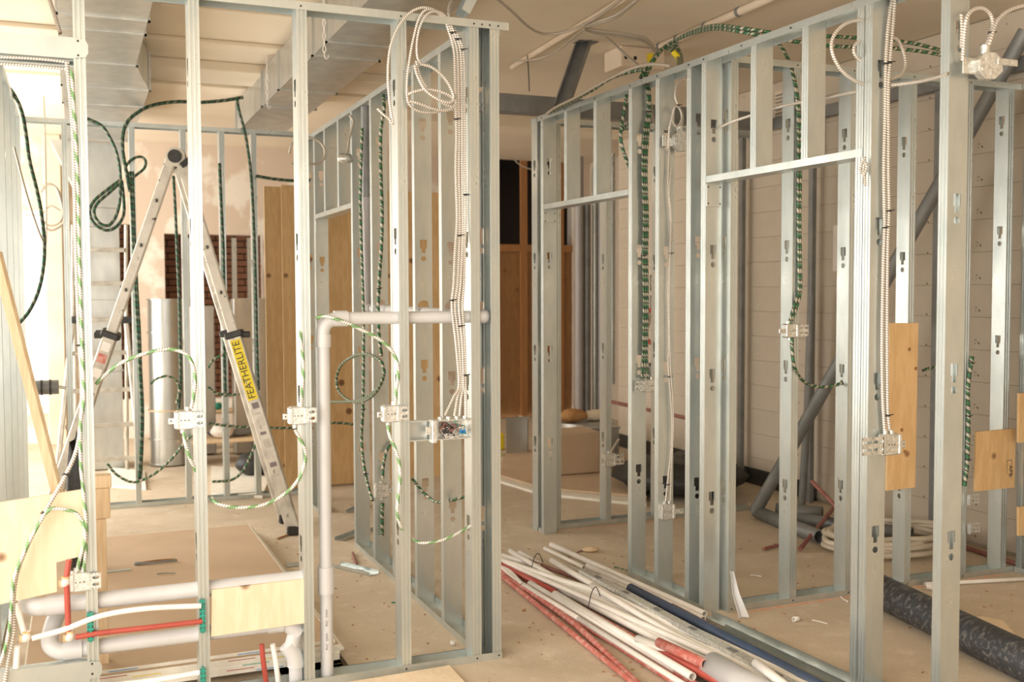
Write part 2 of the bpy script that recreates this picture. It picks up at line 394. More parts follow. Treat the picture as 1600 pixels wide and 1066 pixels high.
# front partition (faces the viewer), wall local x = world X
FX0 = -3.1
fr = frame('nearest galvanised stud partition across the left half, open end post by the passage', (FX0, 0), 0)
sx = [-1.668, -1.266, -.857, -.449]
for i, x in enumerate(sx): add_stud(fr, x-FX0, 0.001, H-.002, off=(.0, .03, -.02, .01)[i])
for x in (-2.07, -2.47, -2.88): add_stud(fr, x-FX0, .001, H-.002)
zpipe = P(760, 494, Y=.046).z; zsd = P(665, 480, X=-.046).z
add_stud(fr, -.133-FX0, .001, H-.002, off=.0)
add_stud(fr, .0-FX0, .001, H-.002, flip=True, off=.02)
add_track(fr, 0, .045-FX0, H, up=False, name='top_track')
add_track(fr, -1.25-FX0, .003-FX0, 0, name='bottom_track')
screws(fr, [(x-FX0+.018, H-.018) for x in sx[2:]+[-.131, -.095, -.06, -.022]]+[(x-FX0+.018, .016) for x in (-.857, -.449, -.131, -.03)])
# header and sill channels left of the first stud
def channel(par, x0, x1, z0, z1, y, d, name, m='galv'):
    b = MB(); n = 0
    prof = [(y+d, z0), (y, z0), (y, z1), (y+d, z1)]
    for x in (x0, x1):
        for (yy, zz) in prof: b.v.append((x, yy, zz))
    for i in range(3): b.face((i, i+1, 5+i, 4+i))
    b.box((x0, y+d-.001, z0-.002), (x1, y+d, z0+.004)); b.box((x0, y+d-.001, z1-.004), (x1, y+d, z1+.002))
    return b.obj(name, M[m], par)
zt0, zt1 = P(105, 91, Y=0).z, P(105, 58, Y=0).z
channel(fr, 0, -1.668+.008-FX0, zt0, zt1, -.003, .041, 'header_channel')
channel(fr, 0, -1.668+.0-FX0, P(100, 107, Y=.1).z, P(100, 107, Y=.1).z+.09, .095, -.041, 'header_channel')
zs0, zs1 = P(150, 1064, Y=0).z, P(150, 1031, Y=0).z
channel(fr, 0, -1.668+.008-FX0, zs0-.02, zs1, -.003, .041, 'sill_channel')
for za, zb in ((zt0+.002, zt1-.002), (zs0+.01, zs1-.002)):
    cl = [(-1.668, za), (-1.668, zb), (-1.628, zb-.004), (-1.618, zb-.02), (-1.618, za+.02), (-1.628, za+.004)]
    MB().poly([cl], lambda a, c: (a-FX0, -.0062, c), (0, .0028, 0)).obj('clip', M['galv'], fr)
screws(fr, [(-1.652-FX0, zt0+.012), (-1.652-FX0, zt1-.012), (-1.652-FX0, zs0+.03), (-1.652-FX0, zs1-.012)], y=-.0075)
# backing channel for the multi-gang box
zb0, zb1 = P(642, 690, Y=0).z, P(642, 659, Y=0).z
channel(fr, -.449+.042-FX0, -.133-FX0, zb0, zb1, .045, -.04, 'backing_channel')
# centre partition running away from the corner, wall local x = world Y, thickness towards -X
ce = frame('galvanised stud partition running back from the corner post, grey waste pipe through it', (0, .094), PI/2)
CY = [.497, .919, 1.33, 1.739, 2.194, 3.282, 3.70]
add_stud(ce, .012, .001, H-.002, pipe=(zsd,), off=.02)
for i, y in enumerate(CY): add_stud(ce, y-.094, .001, H-.002, off=(-.02, .01, .0, .03, .02, .0, .03)[i], pipe=(zsd,) if i < 4 else None)
add_track(ce, 0, 4.04-.094, H, up=False, name='top_track'); add_track(ce, 0, 2.24-.094, 0, name='bottom_track'); add_track(ce, 3.28-.094, 4.04-.094, 0, name='bottom_track')
zh = P(545, 326, X=-.0913).z
add_track(ce, 2.235-.094, 3.33-.094, zh, name='header_track')
for y in (2.55, 2.95): add_stud(ce, y-.094, zh+.001, H-zh-.003)
b = MB(); b.bbox((3.276-.094, .001, zh-.10), (3.279-.094, .091, zh-.015), .001); b.obj('clip', M['galv'], ce)
# right partition (with two door openings), slightly skewed
SK = -.01894; WX = 1.17062
ra = PI/2+.01894
def rwx(y): return WX+SK*y
ri = frame('long galvanised stud partition right of the passage with two door openings', (rwx(0)+.092, 0), ra)
Y1 = 2.13
RS = [(.911, .0), (.631, -.02), (.335, .02), (.205, -.03)]
for y, of in RS: add_stud(ri, y, .001, H-.002, off=of)
add_stud(ri, 2.045, .001, H-.002); 
add_stud(ri, -.873, .001, H-.002, off=.05); add_stud(ri, -.918, .001, H-.002, off=.03); add_stud(ri, -1.30, .001, H-.002, off=.09)
add_track(ri, -2.2, Y1, H, up=False, name='top_track')
add_track(ri, .2, .95, 0, name='bottom_track'); add_track(ri, -2.2, -.875, 0, name='bottom_track'); add_track(ri, 2.04, Y1, 0, name='bottom_track')
zh1 = P(915, 316, X=rwx(1.4)).z; zh2 = P(1230, 264, X=rwx(-.3)).z
add_track(ri, .955, 2.04, zh1, name='header_track'); add_track(ri, -.87, .2, zh2, name='header_track')
for y in (1.705, 1.32): add_stud(ri, y, zh1+.001, H-zh1-.003, off=.3)
for x in (1181, 1262): 
    yy = 0
    for _ in range(9): yy = P(x, 150, X=rwx(yy)).y
    add_stud(ri, yy, zh2+.001, H-zh2-.003, off=.35)
b = MB(); b.bbox((.1995, .001, zh2-.115), (.2035, .091, zh2-.005), .001); b.obj('clip', M['galv'], ri)
b = MB(); b.bbox((2.0395, .001, zh1-.085), (2.0435, .091, zh1-.015), .001); b.obj('clip', M['galv'], ri)
b = MB()
for y, z in [(.202, zh2-.02), (.202, zh2-.1), (2.041, zh1-.025), (2.041, zh1-.075)]:
    for q in (.012, .08): b.disc((y-.004, q, z), (1, 0, 0), .004, .003, 8)
for y, q in [(yy+.02, H-.016) for yy in (.205, .335, .631, .911, 1.32, 1.705, 2.045, -.1, -.45)]: b.disc((y, .0945, q), (0, 1, 0), .004, .003, 8)
o = b.obj('screws', M['screw'], ri); o['kind'] = 'stuff'
# partition C behind the second doorway, facing the viewer
YC = .1549
cc = frame('galvanised stud partition seen through the second doorway, plywood backing screwed to it', (1.275, YC), 0)
CX = [1.278, 1.65, 2.006, 2.403, 2.80]
for i, x in enumerate(CX): add_stud(cc, x-1.275, .001, H-.002, off=(.02, .0, -.03, -.05, -.06)[i])
add_track(cc, 0, 3.2-1.275, H, up=False, name='top_track'); add_track(cc, 0, 3.2-1.275, 0, name='bottom_track')
screws(cc, [(x-1.275+.02, H-.018) for x in CX]+[(x-1.275+.02, .016) for x in CX])
add_stud(cc, 3.10-1.275, .001, H-.002, off=.1)
# partition returning towards the viewer at the far right
rr_ = frame('short galvanised stud return at the right edge of the view', (3.2+.092, -1.3), PI/2)
for y in (1.40, 1.29, .98, .6): add_stud(rr_, y, .001, H-.002, off=-.1)
add_track(rr_, 0, 1.45, H, up=False, name='top_track'); add_track(rr_, 0, 1.45, 0, name='bottom_track')
# partition B at the far side of the first doorway
YB = 2.145
bb = frame('low-lit galvanised stud partition beyond the first doorway with a switch box on it', (1.13, YB), 0)
for x, f_ in ((1.135, 0), (1.265, 0), (1.645, 0), (2.05, 0), (2.46, 0)): add_stud(bb, x-1.13, .001, H-.002, flip=bool(f_))
add_track(bb, 0, 1.75, H, up=False, name='top_track'); add_track(bb, 0, 1.75, 0, name='bottom_track')
# partition D behind the ladder
YD = 4.05
HD = 2.85
dd = frame('rear stud partition behind the tall folding ladder, hung with dark green cables', (-2.0, YD), 0)
for x in (-1.753, -1.297, -.935, -.655, -.416): add_stud(dd, x+2.0, .001, HD-.002)
add_track(dd, 0, 1.99, HD, up=False, name='top_track'); add_track(dd, 0, 1.99, 0, name='bottom_track')
# partition E along the left
ee = frame('leftmost stud partition running back past the white window light', (-2.02, .9), PI/2)
for k in range(6): add_stud(ee, .05+k*.61, .001, HD-.002, off=.05*math.sin(k*2))
add_track(ee, 0, 3.14, HD, up=False, name='top_track'); add_track(ee, 0, 3.14, 0, name='bottom_track')
# dark furring frame and beam along the right wall
ff = thing('wall_furring', 'dark grey steel furring posts standing against the pitted right wall', 'wall frame', (3.44, -1.2, 0), PI/2)
for px in (1153, 1262, 1312, 1458):
    y = P(px, 500, X=3.35).y
    b = MB(); b.loft([(0, 0), (.05, 0), (.05, .035), (0, .035)], .0, 2.86, closed=True); b.obj('post', M['steel_dark'], ff, (y+1.2, .02, .001))
b = MB(); b.bbox((-.1, .0, 2.865), (5.1, .05, 2.95), .004); b.obj('rail', M['steel_dark'], ff)
cb = MB().bbox((.95, 2.68, 2.86), (3.38, 2.78, 2.99), .006).obj('steel_beam', M['steel_dark']); tag(cb, 'grey horizontal steel beam under the ceiling beyond the long partition', 'beam')
# ------------------------------------------------------------------ ducts
def duct(label, x0, x1, segs, z0, z1, name='ceiling_duct'):
    t = thing(name, label, 'duct', ((x0+x1)/2, segs[0][0], z0))
    ox, oy = (x0+x1)/2, segs[0][0]
    for (ya, yb, da, db) in segs:
        b = MB(); n = 0
        for y, d in ((ya+.002, da), (yb-.002, db)):
            for x, z in ((x0-d[0], 0), (x1+d[1], 0), (x1+d[1], z1-z0), (x0-d[0], z1-z0)): b.v.append((x-ox, y-oy, z))
        for i in range(4): j = (i+1) % 4; b.face((i, j, 4+j, 4+i))
        b.face((3, 2, 1, 0)); b.face((4, 5, 6, 7)); b.obj('duct_section', M['duct'], t)
        b = MB(); d = db
        b.box((x0-d[0]-.012-ox, yb-oy-.012, -.008), (x1+d[1]+.012-ox, yb-oy+.012, 0)).box((x0-d[0]-.012-ox, yb-oy-.012, -.008), (x0-d[0]-ox, yb-oy+.012, z1-z0)).box((x1+d[1]-ox, yb-oy-.012, -.008), (x1+d[1]+.012-ox, yb-oy+.012, z1-z0))
        b.obj('flange', M['duct'], t)
    return t
Z0 = (0, 0)
def dy(x, y): return P(x, y, Z=2.95).y
ys = [dy(520, 55), dy(487, 86), dy(450, 125), dy(415, 166)]
duct('longer ceiling duct over the centre of the room, seamed galvanised sheet', -.40, .03, [(-.8, dy(560,20), Z0, Z0), (dy(560,20), dy(514,65), Z0, Z0), (dy(514,65), dy(487,86), Z0, (0,-.05)), (dy(487,86), dy(440,140), (0,-.05), (0,-.05)), (dy(440,140), dy(415,166), (0,-.05), (0,-.05)), (dy(415,166), 4.9, (0,-.05), (0,-.05))], 2.95, 3.2)
duct('ceiling duct at the left above the folding ladder, widening to its rear', -1.73, -1.32, [(-.6, dy(95,20), Z0, Z0), (dy(95,20), dy(93,42), Z0, Z0), (dy(93,42), dy(180,100), Z0, Z0), (dy(180,100), dy(184,138), Z0, (0, .12)), (dy(184,138), dy(184,165), (0,.12), (0,.12)), (dy(184,165), 5.8, (0,.12), (0,.12))], 2.95, 3.2)
# hopper and drop
t = thing('duct_drop', 'vertical sheet-metal duct dropping behind the second ladder, with a sloped hopper on top', 'duct', (-1.5, 6.05, 0))
A0, A1 = P(133, 400, Y=5.9), P(187, 400, Y=5.9)
xa, xb = A0.x+1.5, A1.x+1.5
b = MB(); zt = 2.95; zm = P(180, 325, Y=5.9).z
for z, a, c in ((zt, -.36, .25), (zm, xa, xb)):
    for x, y in ((a, -.15), (c, -.15), (c, .25), (a, .25)): b.v.append((x, y, z))
for i in range(4): j = (i+1) % 4; b.face((i, j, 4+j, 4+i))
b.obj('hopper', M['duct'], t)
za = zm
for zz in (2.2, 1.55, .9, .02):
    if zz < za: MB().box((xa, -.15, zz+.004), (xb, .25, za-.004)).obj('duct_section', M['duct'], t); MB().box((xa-.012, -.162, zz-.008), (xb+.012, .262, zz+.004)).obj('flange', M['duct'], t); za = zz-.008
# sheet-metal cylinder and panels behind the ladder
c0 = P(260, 470, Y=6.0); rad = (P(290, 470, Y=6.0)-P(230, 470, Y=6.0)).length/2
t = thing('duct_drum', 'tall shiny sheet-metal drum standing behind the folding ladder', 'drum', (c0.x, 6.0, 0))
lv = [0.02, .25, P(260, 640, Y=6).z, P(260, 519, Y=6).z, P(260, 468, Y=6).z]
for a, c in zip(lv, lv[1:]): MB().tube([(0, 0, a+.006), (0, 0, c-.006)], rad, 40).obj('drum_section', M['duct'], t)
for a in lv: MB().tube([(0, 0, a-.006), (0, 0, a+.006)], rad+.012, 40).obj('hoop', M['timber'] if abs(a-lv[2]) < .01 else M['duct'], t)
zt = P(380, 470, Y=6.2).z
a, c = P(290, 470, Y=6.2).x, P(318, 470, Y=6.2).x
tag(MB().bbox((a+.06, 6.4, .01), (c+.12, 6.55, zt-.05), .01).obj('metal_sheet', M['duct']), 'shiny metal duct blank standing right of the tall drum', 'sheet metal')
a, c = P(362, 470, Y=6.4).x, P(412, 470, Y=6.4).x
tag(MB().bbox((a, 6.3, .01), (c, 6.5, P(380, 466, Y=6.4).z), .01).obj('metal_sheet', M['duct']), 'upright galvanised duct blank seen beside the yellow ladder label', 'sheet metal')

# channel braces to the ceiling
def brace(label, a, c, wd, dp, m='galv', name='brace_channel', plate=False):
    a, c = Vector(a), Vector(c); d = (c-a); L = d.length
    t = thing(name, label, 'brace', a)
    q = d.to_track_quat('Z', 'Y').to_matrix().to_4x4()
    b = MB(); b.loft([(-wd/2, dp), (-wd/2, 0), (wd/2, 0), (wd/2, dp), (wd/2-.008, dp)], 0, L, M=q); b.obj('channel', M[m], t)
    if plate: MB().box((-.07, -.05, -.004), (.07, .05, 0)).obj('foot_plate', M[m], t, c-a)
    return t
brace('grey ceiling brace with a foot plate, above the far end of the long partition', P(880, 168, Y=1.9), P(915, 66, Z=ZC-.001), .10, .04, 'steel_dark', plate=True)
brace('galvanised ceiling brace rising from the corner post top', P(728, 26, Y=.05), P(765, -45, Y=.05), .092, .04)
# leaning shoring strut
a, c = P(1180, 800, Z=.05), P(1603, 48, X=3.36)
b = MB().tube([a, a.lerp(c, .5), c], .043, 18); tag(b.obj('shoring_strut', M['steel_dark']), 'long dark grey tube leaning diagonally from the floor to the right wall', 'strut')
b = MB().tube([P(1268, 462, X=3.3), P(1262, 640, X=3.3), P(1252, 800, X=3.3)*1], .028, 14); tag(b.obj('conduit', M['steel_dark']), 'upright dark grey conduit stub against the right wall, beside the leaning tube', 'conduit')
q = P(1309, 352, X=3.4); q2 = P(1309, 425, X=3.4)
tag(MB().bbox((3.38, q.y-.03, q2.z), (3.458, q.y+.03, q.z), .006).obj('wall_bracket', M['white']), 'pale upright bracket on the right wall behind the second doorway', 'bracket')
q = P(1217, 140, X=3.42); q2 = P(1217, 192, X=3.42); t = thing('vent_grille', 'small louvred grille high on the right wall', 'vent', (3.45, q.y, q2.z))
MB().box((0, -.09, 0), (.028, .09, q.z-q2.z)).obj('frame', M['wall'], t)
for k in range(8): MB().box((-.008, -.075, .02+k*(q.z-q2.z-.03)/8), (0, .075, .028+k*(q.z-q2.z-.03)/8)).obj('slat', M['steel_dark'], t)
#PART2
# ------------------------------------------------------------------ loose channels, pipes on the walls
def pipe_run(par, name, pts, r, mat, seg=16): return MB().tube(pts, r, seg).obj(name, M[mat], par)
def elbow(par, pts, r, mat, name='elbow'): return MB().tube(cr(pts, 6), r, 16).obj(name, M[mat], par)
# grey waste pipe: stack on the left, cross pipe, run through the centre partition, second stack
yc = .046
R0 = .026
xs = P(507, 700, Y=yc).x; zc = P(600, 497, Y=yc).z
t = thing('waste_pipe', 'grey plastic waste pipe, upright in the nearest partition then level to the corner post', 'pipe', (xs, yc, 0))
def rel(o, *p): return [Vector(q)-o.location for q in p]
zcap = P(508, 908, Y=yc).z
pipe_run(t, 'pipe', rel(t, (xs, yc, .003), (xs, yc, zcap-.04)), R0, 'pvc')
pipe_run(t, 'coupling', rel(t, (xs, yc, zcap-.05), (xs, yc, zcap+.06)), R0+.008, 'pvc')
pipe_run(t, 'pipe', rel(t, (xs, yc, zcap+.03), (xs, yc, zc-.09)), R0, 'pvc')
pipe_run(t, 'coupling', rel(t, (xs, yc, zc-.115), (xs, yc, zc-.065)), R0+.006, 'pvc')
elbow(t, rel(t, (xs, yc, zc-.10), (xs, yc, zc-.045), (xs+.022, yc, zc-.012), (xs+.06, yc, zc)), R0+.003, 'pvc')
pipe_run(t, 'coupling', rel(t, (xs+.045, yc, zc), (xs+.10, yc, zc)), R0+.007, 'pvc')
pipe_run(t, 'pipe', rel(t, (xs+.09, yc, zc), (-.075, yc, zc)), R0, 'pvc')
elbow(t, rel(t, (-.10, yc, zc), (-.06, yc, zc), (-.046, yc+.03, zc), (-.046, yc+.075, zc)), R0+.004, 'pvc')
xq = -.046; yv = 2.02
pipe_run(t, 'pipe', rel(t, (xq, yc+.06, zc), (xq, yv-.05, zc+.01)), R0, 'pvc')
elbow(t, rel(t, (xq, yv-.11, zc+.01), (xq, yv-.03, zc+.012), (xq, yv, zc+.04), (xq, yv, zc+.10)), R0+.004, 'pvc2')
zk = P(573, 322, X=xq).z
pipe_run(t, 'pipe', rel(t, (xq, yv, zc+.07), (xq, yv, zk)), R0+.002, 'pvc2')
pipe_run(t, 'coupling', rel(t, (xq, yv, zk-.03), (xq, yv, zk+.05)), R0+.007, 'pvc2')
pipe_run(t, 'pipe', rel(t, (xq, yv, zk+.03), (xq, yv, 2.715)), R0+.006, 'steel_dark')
# print along the lower stack
def text(body, size, mat, loc, rot, parent=None, name='print', ext=.0004, sx=1):
    c = bpy.data.curves.new(name, 'FONT'); c.body = body; c.size = size; c.extrude = ext; c.align_x = 'CENTER'; c.align_y = 'CENTER'; c.resolution_u = 2
    o = bpy.data.objects.new(name, c); COL.objects.link(o)
    bpy.context.view_layer.update(); me = bpy.data.meshes.new_from_object(o); bpy.data.objects.remove(o); bpy.data.curves.remove(c)
    me.materials.clear(); me.materials.append(M[mat]); q = link(name, me, parent)
    q.matrix_local = Matrix.Translation(loc) @ (rot if isinstance(rot, Matrix) else Matrix.Identity(4)) @ Matrix.Diagonal((sx, 1, 1, 1)); return q
text('PVC   DWV       PVC   DWV', .014, 'greytext', Vector((-.004, -R0-.0002, .22)), Matrix.Rotation(-PI/2, 4, 'Y') @ Matrix.Rotation(PI/2, 4, 'X'), t)
# two level pipes low in the nearest partition
def lv(x, y, yy=yc): return P(x, y, Y=yy)
a, c = lv(70, 942), lv(484, 907); c.z = a.z = (a.z+c.z)/2
t = thing('waste_pipe', 'upper of the two level grey pipes low in the nearest partition', 'pipe', a)
pipe_run(t, 'pipe', rel(t, a+Vector((.06, 0, 0)), c), .031, 'pvc')
pipe_run(t, 'coupling', rel(t, a+Vector((.005, 0, 0)), a+Vector((.075, 0, 0))), .038, 'pvc')
elbow(t, rel(t, a+Vector((.02, 0, 0)), a+Vector((-.02, 0, 0)), a+Vector((-.055, .03, .005)), a+Vector((-.06, .09, .01))), .034, 'pvc')
zu = a.z
a, c = lv(112, 1010), lv(425, 1003); a.z = (lv(112, 1010).z+lv(400, 985).z)/2
e = lv(430, 985); e.z = a.z
t = thing('waste_pipe', 'lower of the two level grey pipes low in the nearest partition', 'pipe', a)
pipe_run(t, 'pipe', rel(t, a, e), .029, 'pvc')
pipe_run(t, 'coupling', rel(t, a+Vector((-.03, 0, 0)), a+Vector((.035, 0, 0))), .037, 'pvc')
elbow(t, rel(t, a+Vector((0, 0, 0)), a+Vector((-.04, 0, .0)), a+Vector((-.075, .02, .03)), a+Vector((-.06, .09, .09)), a+Vector((-.03, .15, .12))), .031, 'pvc')
pipe_run(t, 'coupling', rel(t, e+Vector((-.03, 0, 0)), e+Vector((.03, 0, 0))), .034, 'pvc')
elbow(t, rel(t, e, e+Vector((.04, 0, 0)), e+Vector((.07, 0, -.025)), e+Vector((.09, 0, -.05))), .031, 'pvc')
f = lv(462, 1034); f.y = yc
pipe_run(t, 'pipe', rel(t, e+Vector((.08, 0, -.038)), Vector((f.x-.02, yc, f.z+.05))), .029, 'pvc')
elbow(t, rel(t, Vector((f.x-.035, yc, f.z+.075)), Vector((f.x-.01, yc, f.z+.035)), Vector((f.x, yc, f.z)), Vector((f.x, yc, f.z-.02))), .034, 'pvc')
pipe_run(t, 'pipe', rel(t, (f.x, yc, f.z), (f.x, yc, -.2)), .028, 'pvc')
zl = a.z
def px_pipe(label, pts, r, mat, cat='pipe', name='water_pipe', n=6, **k):
    q = cr([P(p[0], p[1], **({'Y': p[2]} if len(p) > 2 else k)) for p in pts], n)
    return tag(MB().tube(q, r, 12).obj(name, M[mat]), label, cat)
px_pipe('white water pipe level above the red one, reaching the second stud', [(50, 998, -.018), (100, 984, -.018), (160, 962, -.018), (230, 951, -.02), (314, 947, -.02)], .0105, 'pex_w')
px_pipe('red flexible water pipe running level between the first and second studs', [(118, 996, -.012), (160, 989, -.014), (240, 980, -.014), (316, 971, -.012)], .0105, 'pex_r')
px_pipe('red upright water pipe left of the lowest switch box', [(108, 875, -.01), (104, 905, -.012), (105, 930, -.012), (107, 990, -.012)], .0105, 'pex_r')
px_pipe('white short water pipe slanting down at the lower left corner', [(25, 943, .02), (38, 990, .0)], .011, 'pex_w')
px_pipe('white upright water pipe stub at the bottom left corner', [(27, 1010, .0), (25, 1044, .0)], .012, 'pex_w')
px_pipe('lowest white water pipe, at the bottom of the second stud', [(170, 1072, .02), (250, 1062, .02), (318, 1050, .02)], .0105, 'pex_w')
px_pipe('red water pipe dropping below the lower grey pipe beside the floor opening', [(409, 1007, .05), (411, 1030, .05), (417, 1075, .05)], .0105, 'pex_r')
px_pipe('white water pipe dropping beside the red one at the floor opening', [(426, 1007, .05), (431, 1035, .05), (436, 1078, .05)], .0105, 'pex_w')
for (x, y), lb in (((42, 998), 'white plastic elbow joint at the lower left, joining two white pipes'), ((110, 997), 'brass ringed elbow joint at the foot of the red upright pipe'), ((103, 912), 'brass ringed coupling in the red upright pipe')):
    p = P(x, y, Y=-.012); t = thing('pipe_fitting', lb, 'fitting', p)
    MB().tube(cr([(-.024, 0, 0), (-.004, 0, 0), (0, 0, .004), (0, 0, .026)], 4), .0135, 12).obj('body', M['white'], t)
    for q, d in (((-.024, 0, 0), (1, 0, 0)), ((0, 0, .02), (0, 0, 1))): MB().disc(q, d, .0155, .006, 12).obj('ring', M['ply_or'], t)
for (x, y0, y1), lb in (((141, 958, 1002), 'green plastic pipe spacer on the first stud'), ((316, 938, 988), 'upper green plastic pipe spacer on the second stud'), ((317, 1042, 1066), 'lower green plastic pipe spacer on the second stud')):
    a, c = P(x, y0, Y=.0), P(x, y1, Y=.0)
    t = thing('pipe_spacer', lb, 'pipe clip', (a.x, -.006, c.z)); h = a.z-c.z
    MB().box((-.004, -.012, 0), (.004, .006, h)).obj('strip', M['green'], t)
    k = .01
    while k < h: MB().tube([(-.012, -.006, k), (.010, -.006, k)], .007, 10).obj('grommet', M['green'], t); k += .019
# white conduits on the ceiling
def ceil_pipe(label, pts, r, mat='white', name='ceiling_conduit', dz=None, bands=()):
    q = [P(x, y, Z=ZC-(dz or r)-.002) for x, y in pts]
    o = q[0].copy(); t = thing(name, label, 'conduit', o)
    MB().tube([p-o for p in q], r, 12).obj('pipe', M[mat], t)
    for f in bands:
        p = q[0].lerp(q[-1], f)-o; d = (q[-1]-q[0]).normalized(); MB().tube([p-d*.012, p+d*.012], r+.004, 12).obj('clamp', M['steel_dark'], t)
ceil_pipe('white ceiling conduit crossing above the passage, cables slung from it', [(985, -8), (800, 105)], .02, 'wall')
ceil_pipe('white ceiling conduit running to the wiring box above the long partition', [(1215, -8), (1027, 75)], .024, 'wall', bands=(.28, .55, .8, .97))
p = P(985, 97, Z=ZC-.08)
t = thing('ceiling_box', 'pale rectangular wiring box on the ceiling above the long partition', 'electrical box', p)
MB().bbox((-.14, -.12, -.06), (.20, .12, .078), .006).obj('body', M['wall'], t)
for q in (-.10, -.03): MB().disc((q, -.118, .0), (0, -1, 0), .014, .004, 12).obj('knockout', M['black'], t)
MB().bbox((.06, -.125, -.02), (.13, -.121, .04), .001).obj('sticker', M['yellow'], t)

# ------------------------------------------------------------------ switch boxes
def jbox(label, px, py, Y, w=.062, h=.072, d=.045, arm=-1, tab=.03, ears=True, rz=0, X=None, mat='bright', slots=False, plate=(0, 0), conn=((0, 1),), cat='electrical box'):
    p = P(px, py, Y=Y) if X is None else P(px, py, X=X)
    t = thing('switch_box', label, cat, (p.x, p.y, p.z-h/2), rz)
    b = MB()
    b.bbox((-w/2, -.002, 0), (w/2, d, h), .004); b.obj('body', M[mat], t)
    MB().bbox((-w/2-.006, -.006, .004), (-w/2+.01, d*.8, h-.004), .002).obj('flange', M[mat], t); b = MB(); b.bbox((w/2-.008, -.006, .004), (w/2+.006, d*.8, h-.004), .002); b.obj('flange', M[mat], t)
    b = MB()
    for q in (-.014, 0, .014): b.disc((q, -.0015, h*.5), (0, -1, 0), .0028, .001, 8)
    b.obj('screw_holes', M['screw'], t)['kind'] = 'stuff'
    b = MB()
    for q in ((-.014, h*.24), (.014, h*.24), (-.014, h*.76), (.014, h*.76)): b.disc((q[0], -.002, q[1]), (0, -1, 0), .0085, .0014, 12)
    o_ = b.obj('knockouts', M[mat], t); o_['kind'] = 'stuff'
    if arm:
        a0 = arm*w/2; a1 = a0+arm*tab
        MB().bbox((min(a0, a1), -.004, h*.32), (max(a0, a1), .0, h*.66), .0015).obj('tab', M[mat], t)
        MB().disc(((a0+a1*2)/3, -.004, h*.5), (0, -1, 0), .003, .001, 8).obj('screw_hole', M['screw'], t)
    if plate[1]:
        pl = [(plate[0], h*.1), (plate[0]+plate[1], h*.1), (plate[0]+plate[1], h*.92), (plate[0], h*.92)]
        lps = [pl]
        n = max(1, int(plate[1]/.028))
        for i in range(n):
            for j in (.33, .69):
                cx = plate[0]+plate[1]*(i+.5)/n; lps.append([(cx+.0095*math.cos(a*PI/5)+(.003 if math.cos(a*PI/5) > 0 else -.003), h*j+.0065*math.sin(a*PI/5)) for a in range(10)])
        MB().poly(lps, lambda a, c: (a, -.006, c), (0, .0016, 0)).obj('bracket', M['bright'], t)
        b = MB()
        for cx in (plate[0]+.006, plate[0]+plate[1]/2, plate[0]+plate[1]-.006):
            for j in (.15, .87): b.disc((cx, -.0062, h*j), (0, -1, 0), .002, .001, 6)
        b.obj('screw_holes', M['screw'], t)['kind'] = 'stuff'
    for cx, up in conn:
        z0 = h if up > 0 else 0
        MB().tube([(cx, d*.35, z0-.004*up), (cx, d*.35, z0+.014*up)], .0105, 10).obj('connector', M[mat], t)
    return t
jbox('switch box on the second stud from the left, green cable looping over it', 289, 657, -.012, conn=((.012, 1), (-.006, -1)), plate=(.036, .036))
jbox('switch box on the third stud from the left, in front of the orange plywood', 466, 650, -.012, conn=((.014, 1), (-.01, -1)), plate=(.036, .036))
jbox('switch box on the fourth stud from the left, left of the multi-gang box', 612, 647, -.012, conn=((.014, 1), (-.01, -1)), plate=(.036, .036))
jbox('lowest switch box at the far left, beside the red upright pipe', 125, 910, -.012, w=.06, conn=((-.012, 1), (.014, 1)), plate=(.036, .036))
jbox('switch box on the rear side of the corner partition, low by the floor', 597, 767, 1.72, h=.085, w=.07, arm=1, conn=((0, 1), (0, -1)))
jbox('switch box at waist height on the green-cabled stud of the long partition', 1016, 603, .885, h=.07, w=.075, arm=1, plate=(-.10, .06), conn=((-.02, 1), (.015, 1)))
jbox('lowest switch box of the long partition, fed by two thin white cables', 1044, 800, .605, h=.085, w=.072, arm=1, tab=.06, conn=((-.015, 1), (.015, 1)))
jbox('dull switch box on a far stud beyond the first doorway', 953, 719, 2.11, h=.09, w=.08, arm=-1, plate=(.045, .06), conn=((0, 1),))
jbox('switch box on the first stud seen through the second doorway', 1238, 517, .135, h=.07, w=.065, arm=-1, tab=.05, plate=(.035, .06), conn=((-.015, 1), (-.005, -1)))
jbox('large switch box on the double stud, slotted bracket wrapped round its left side', 1393, 695, -.955, w=.085, h=.085, d=.03, arm=1, tab=.025, plate=(-.155, .112), conn=((-.022, 1), (.008, 1)))
